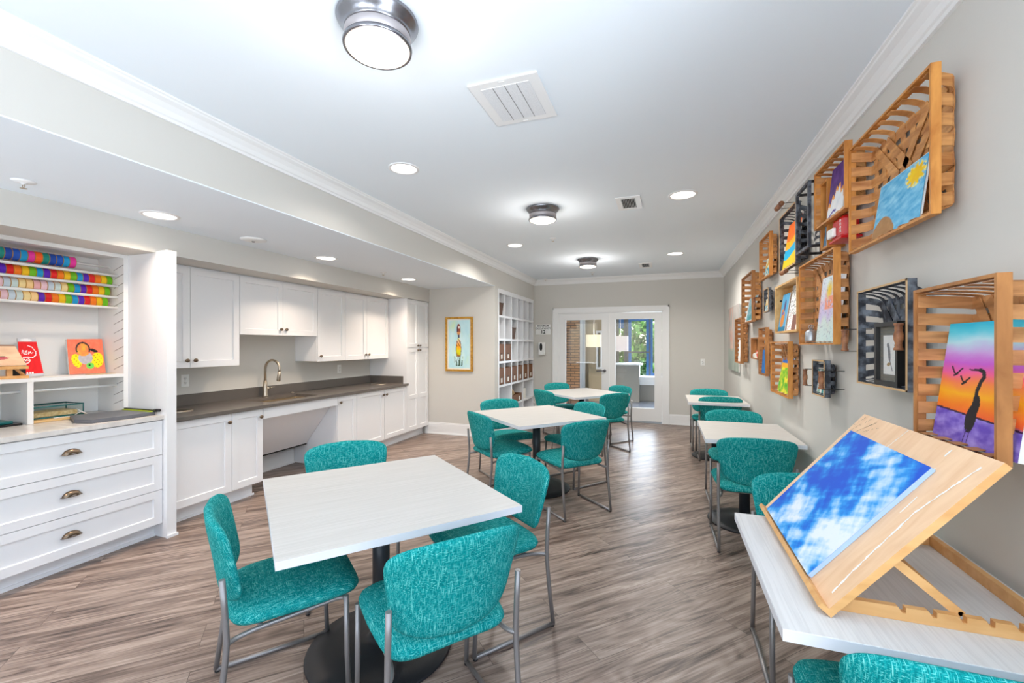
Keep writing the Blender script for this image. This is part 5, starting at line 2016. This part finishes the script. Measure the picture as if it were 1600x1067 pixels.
def p_pastel(u, v):
    n_ = fbm(u, v, 5, 61)
    c = ramp([(0.0, (206, 232, 232)), (0.3, (214, 226, 222)), (0.5, (206, 196, 230)), (0.65, (226, 196, 214)), (0.78, (222, 226, 240)), (1.0, (226, 240, 244))], v + (n_ - 0.5) * 0.35)
    r = math.hypot(u - 0.40, v - 0.78)
    if r < 0.17:
        c = mixc((252, 206, 20), c, r / 0.17)
    if 0.5 < v < 0.70 and u > 0.25 and n_ > 0.48:
        c = (246, 160, 130)
    if fbm(u, v, 24, 62) > 0.72:
        c = mixc(c, (120, 120, 150), 0.5)
    return c


canvas('pastel_sun_painting', 'tall pastel painting with a small yellow sun in the large middle basket', 3.200, 2.845, 0.888, 0.928, 1.452, 1.850, p_pastel, 80, 110, th=0.008)
t = thing('zinc_watering_pot', 'small galvanised pot with a wire finial at the left of the middle basket', 'pot', (0.913, 3.385, 1.451))
bm = nb()
lathe(bm, [(0, 0), (0.036, 0), (0.037, 0.02), (0.034, 0.075), (0.030, 0.08), (0.012, 0.092), (0, 0.094)], 28, sx=0.95)
obj('pot_body', bm, 'zinc', t)
bm = nb()
for a in (0, PI / 2):
    tube(bm, [(0.014 * math.cos(q) * math.cos(a), 0.014 * math.cos(q) * math.sin(a), 0.108 + 0.014 * math.sin(q)) for q in [k * 2 * PI / 12 for k in range(12)]], 0.002, 6, close=True)
obj('wire_finial', bm, 'zinc', t)

# 10-13
wall_basket('narrow brown basket farthest along the wall, before the grey abstract board', 5.926, 6.400, 1.209, 1.774, 0.864, 0.006, 9, 5, 'walnut', 'walnuth', rimd=0.035)
canvas('slim_white_card', 'slim white card standing in the narrow far basket', 6.295, 6.15, 0.890, 0.905, 1.219, 1.50, lambda u, v: (246, 244, 240), 4, 4, th=0.004, cat='card')


def p_grey(u, v):
    c = mixc((150, 146, 140), (206, 196, 190), fbm(u * 2.2, v * 0.7, 4, 5))
    if 0.15 < u < 0.5 and v > 0.3 and fbm(u * 2, v * 0.6, 4, 15) > 0.5:
        c = mixc((206, 150, 130), (220, 196, 180), fbm(u, v, 6, 1))
    if v < 0.35:
        c = mixc(c, (150, 176, 160), 0.5)
    return c


canvas('grey_abstract_board', 'tall weathered grey and pink abstract canvas at the far end of the wall', 7.600, 6.590, 0.938, 0.938, 1.062, 2.000, p_grey, 40, 60, th=0.02)
tag(bobj('blue_grey_card', 'greymat', None, (0.9585, 0.9625, 6.20, 6.56, 1.84, 1.98)), 'small blue-grey card on the wall above the narrow far basket', 'card')
t = thing('small_shadow_box', 'small brown shadow box between two tall far baskets', 'box', (0, 0, 0))
y0, y1, z0, z1, x0, x1 = 5.09, 5.50, 1.285, 1.518, 0.905, 0.962
bobj('box_sides', 'walnut', t, (x0, x1, y0, y0 + 0.014, z0, z1), (x0, x1, y1 - 0.014, y1, z0, z1), (x0, x1, y0 + 0.014, y1 - 0.014, z0, z0 + 0.014), (x0, x1, y0 + 0.014, y1 - 0.014, z1 - 0.014, z1), (x1 - 0.006, x1, y0 + 0.014, y1 - 0.014, z0 + 0.014, z1 - 0.014))


def p_redbit(u, v):
    return (226, 70, 30) if u + v > 0.8 and fbm(u, v, 4, 2) > 0.35 else (240, 236, 226)


canvas('red_white_card', 'little red and white card inside the small shadow box', 5.36, 5.14, 0.915, 0.935, 1.30, 1.38, p_redbit, 16, 16, th=0.004, cat='card')
bm = nb()
lathe(bm, [(0, 0), (0.02, 0), (0.022, 0.03), (0.012, 0.05), (0, 0.052)], 16, (0.93, 5.40, 1.30))
tag(obj('white_trinket', bm, 'white'), 'white trinket standing inside the small shadow box', 'trinket')
wall_basket('tall slim brown basket holding the narrow blue painting', 4.638, 4.949, 1.145, 1.605, 0.883, 0.006, 7, 4, 'walnut', 'walnuth', rimd=0.035)
canvas('narrow_blue_painting', 'narrow deep blue painting in the tall slim basket', 4.90, 4.72, 0.902, 0.915, 1.158, 1.39, lambda u, v: mixc((20, 96, 180), (60, 140, 206), fbm(u, v, 5, 8)), 16, 24, th=0.005)
# 14
wall_basket('low honey basket holding the green and yellow painting', 3.779, 4.360, 1.034, 1.466, 0.871, 0.008, 7, 6, 'honey', 'walnuth', rimd=0.033)


def p_green(u, v):
    if v > 0.86:
        return (40, 110, 200)
    if v > 0.72:
        return (246, 180, 40)
    return mixc((90, 180, 40), (240, 226, 60), (fbm(u, v, 6, 44) - 0.3) * 2.4)


canvas('green_yellow_painting', 'green and yellow landscape leaning in the low honey basket', 4.245, 3.90, 0.897, 0.945, 1.046, 1.335, p_green, 50, 60, th=0.006, border=0.02)
# 15
wall_basket('small charcoal basket low on the wall behind a bobbin hook', 3.028, 3.253, 1.127, 1.347, 0.885, 0.01, 4, 4, 'greyw', 'greyw', 'pale_edge', rimd=0.03, slw=0.5, nm='painted_wall_basket', group='charcoal baskets on the right wall')
canvas('teal_stripe_card', 'striped teal and white card in the small low charcoal basket', 3.268, 3.075, 0.900, 0.925, 1.138, 1.285, lambda u, v: [(60, 150, 150), (226, 232, 230), (150, 190, 170), (236, 236, 226)][int(u * 6) % 4], 24, 8, th=0.004, cat='card')


# ------------------------------------------------------------------ drawing board on the wall-side table
bx0, bz0, bx1, bz1 = 0.396, 0.7625, 0.738, 1.168
ang = math.atan2(bz1 - bz0, bx1 - bx0)
Ls = math.hypot(bx1 - bx0, bz1 - bz0)
t = thing('drawing_board', 'tilting beech drawing board easel standing on the near wall-side table', 'easel', (bx0, 1.698, bz0))
ca, sa = math.cos(ang), math.sin(ang)


def bp(s, y, n):
    """point s up the slope, y across, n out of the board face"""
    return Vector((s * ca - n * sa, y, s * sa + n * ca))


def slab(bm, s0, s1, y0, y1, n0, n1):
    v = [bm.verts.new(bp(s, y, n)) for s, y, n in ((s0, y0, n0), (s1, y0, n0), (s1, y1, n0), (s0, y1, n0), (s0, y0, n1), (s1, y0, n1), (s1, y1, n1), (s0, y1, n1))]
    for f in ((3, 2, 1, 0), (4, 5, 6, 7), (0, 1, 5, 4), (1, 2, 6, 5), (2, 3, 7, 6), (3, 0, 4, 7)):
        bm.faces.new([v[i] for i in f])


hb = 0.375
bm = nb()
slab(bm, 0, Ls, -hb, hb, -0.018, 0)
board = obj('board_panel', bm, 'easel', t)
bm = nb()
slab(bm, 0.0, Ls, -hb - 0.0006, -hb, -0.0178, -0.0003)
obj('edge_strip', bm, 'easel2', board)
bm = nb()
slab(bm, -0.014, 0.0, -hb, hb, -0.018, 0.020)
obj('pencil_ledge', bm, 'easel2', t)
# paint drips and streaks on the board
rr = random.Random(5)
for pts, ww in (([(0.03, -0.335), (0.10, -0.322), (0.20, -0.312), (0.32, -0.302), (0.42, -0.318), (0.50, -0.335)], 0.0035), ([(0.40, 0.06), (0.528, 0.04)], 0.0018), ([(0.37, -0.225), (0.45, -0.215)], 0.0032), ([(0.49, -0.20), (0.515, -0.20)], 0.003), ([(0.30, -0.262), (0.36, -0.258)], 0.0018)):
    bm = nb()
    fine = []
    for (s0, q0), (s1, q1) in zip(pts[:-1], pts[1:]):
        n_ = max(2, int((s1 - s0) / 0.008))
        fine += [(s0 + (s1 - s0) * k / n_, q0 + (q1 - q0) * k / n_) for k in range(n_)]
    fine.append(pts[-1])
    L_, R2 = [], []
    for s0, q0 in fine:
        w0 = ww * rr.uniform(0.35, 1.25)
        c0 = rr.uniform(-0.0012, 0.0012)
        L_.append(bm.verts.new(bp(s0, q0 - w0 + c0, 0.0006)))
        R2.append(bm.verts.new(bp(s0, q0 + w0 + c0, 0.0006)))
    for k in range(len(fine) - 1):
        bm.faces.new((L_[k], L_[k + 1], R2[k + 1], R2[k]))
    obj('white_paint_streak', bm, 'white', board)
bm = nb()
rr = random.Random(11)
for (s0, q0), (s1, q1) in (((0.472, 0.366), (0.524, 0.336)), ((0.440, 0.362), (0.520, 0.290)), ((0.404, 0.358), (0.517, 0.238)), ((0.350, 0.360), (0.392, 0.326)), ((0.462, 0.262), (0.500, 0.196)), ((0.372, 0.364), (0.402, 0.340))):
    d = Vector((s1 - s0, q1 - q0))
    L0 = d.length
    d /= L0
    pn = Vector((-d.y, d.x))
    x = 0.0
    prev_ = None
    while x < L0:
        if rr.random() < 0.16:
            prev_ = None
            x += 0.006
        c_ = Vector((s0, q0)) + d * x + pn * rr.uniform(-0.0035, 0.0035)
        if prev_ is not None:
            e_ = (c_ - prev_)
            if e_.length > 1e-5:
                k_ = Vector((-e_.y, e_.x)).normalized() * 0.00055
                v = [bm.verts.new(bp(p_.x, p_.y, 0.0006)) for p_ in (prev_ - k_, c_ - k_, c_ + k_, prev_ + k_)]
                bm.faces.new(v)
        prev_ = c_
        x += rr.uniform(0.001, 0.0028)
obj('handwriting', bm, 'blackframe', board)


def p_bluesky(u, v):
    # u: up the slope, v: across
    a = fbm((u * 0.55 + 0.5 * v), (v - 0.75 * u), 2.3, 101, 6)
    b = fbm(u * 2.0 + v * 1.2, v * 0.5 - u * 0.4, 6.5, 55, 5)
    s_ = fbm((u + 0.8 * v) * 2.4, (v - 0.8 * u) * 13, 1.0, 23, 4)
    t_ = 0.5 + (a - 0.5) * 1.05 + (b - 0.5) * 0.30 + (s_ - 0.5) * 0.20 + 0.03
    # deep blue along the top far corner and mid, cloud banks elsewhere
    t_ -= 0.20 * math.exp(-((u - 0.92) ** 2 + (v - 0.9) ** 2) / 0.03)
    t_ -= 0.13 * math.exp(-((u - 0.62) ** 2) / 0.06)
    t_ += 0.16 * math.exp(-((u - 0.25) ** 2 + (v - 0.75) ** 2) / 0.05)
    t_ += 0.12 * math.exp(-((u - 0.85) ** 2 + (v - 0.12) ** 2) / 0.03) + 0.10 * math.exp(-((u - 0.18) ** 2 + (v - 0.3) ** 2) / 0.04)
    return ramp([(0.26, (0, 84, 204)), (0.38, (0, 112, 212)), (0.46, (30, 144, 224)), (0.55, (120, 182, 238)), (0.64, (178, 210, 244)), (0.76, (226, 234, 248))], t_)


def wpt(s, y, n):
    p = bp(s, y, n)
    return (bx0 + p.x, 1.698 + y, bz0 + p.z)


ps0, ps1, py0, py1 = 0.004, 0.445, -0.225, 0.312
# corners ordered so that the face normal points out of the board
cv = painting('x', wpt(ps0, py1, 0.0125), wpt(ps0, py0, 0.0125), wpt(ps1, py0, 0.0125), wpt(ps1, py1, 0.0125), 0.0115, lambda u, v: p_bluesky(v, 1 - u), 260, 210, 'bluecanvas')
cv.name = 'blue_cloud_canvas'
tag(cv, 'blue and white cloudy sky canvas lying on the tilted drawing board', 'painting')

# base frame
tz = 0.7405 - bz0
Yn, Yf = -0.312, 0.215


def rail(name, x0, x1, y0, y1, h=0.034, notches=False):
    bm = nb()
    x0 -= bx0
    x1 -= bx0
    if not notches:
        box(bm, x0, x1, y0, y1, tz, tz + h)
    else:
        prof = [(x0, tz), (x0, tz + h)]
        for nx_ in (0.570, 0.632, 0.690, 0.742, 0.795):
            a = nx_ - bx0
            prof += [(a - 0.012, tz + h), (a - 0.004, tz + h - 0.014), (a + 0.004, tz + h - 0.014), (a + 0.004, tz + h)]
        prof += [(x1, tz + h), (x1, tz)]
        A = [bm.verts.new((x, y0, z)) for x, z in prof]
        B = [bm.verts.new((x, y1, z)) for x, z in prof]
        bm.faces.new(A)
        bm.faces.new(B[::-1])
        for i in range(len(prof)):
            j = (i + 1) % len(prof)
            bm.faces.new((A[i], B[i], B[j], A[j]))
    return obj(name, bm, 'easel2', t)


rail('notched_rail', 0.415, 0.868, Yn - 0.018, Yn, notches=True)
rail('notched_rail', 0.415, 0.868, Yf, Yf + 0.018, notches=True)
rail('back_rail', 0.8685, 0.886, Yn - 0.018, Yf + 0.018)
bm = nb()
for yy in (Yn + 0.002, Yf - 0.020):
    p0 = Vector((0.530 - bx0, yy + 0.009, 0.905 - bz0))
    p1 = Vector((0.694 - bx0, yy + 0.009, 0.768 - bz0))
    ribbon(bm, [p0, (p0 + p1) / 2, p1], (0, 1, 0), 0.018, 0.022)
tube(bm, [(0.692 - bx0, Yn + 0.002, 0.772 - bz0), (0.692 - bx0, Yf - 0.002, 0.772 - bz0)], 0.006, 8)
obj('prop_strut', bm, 'easel2', t)
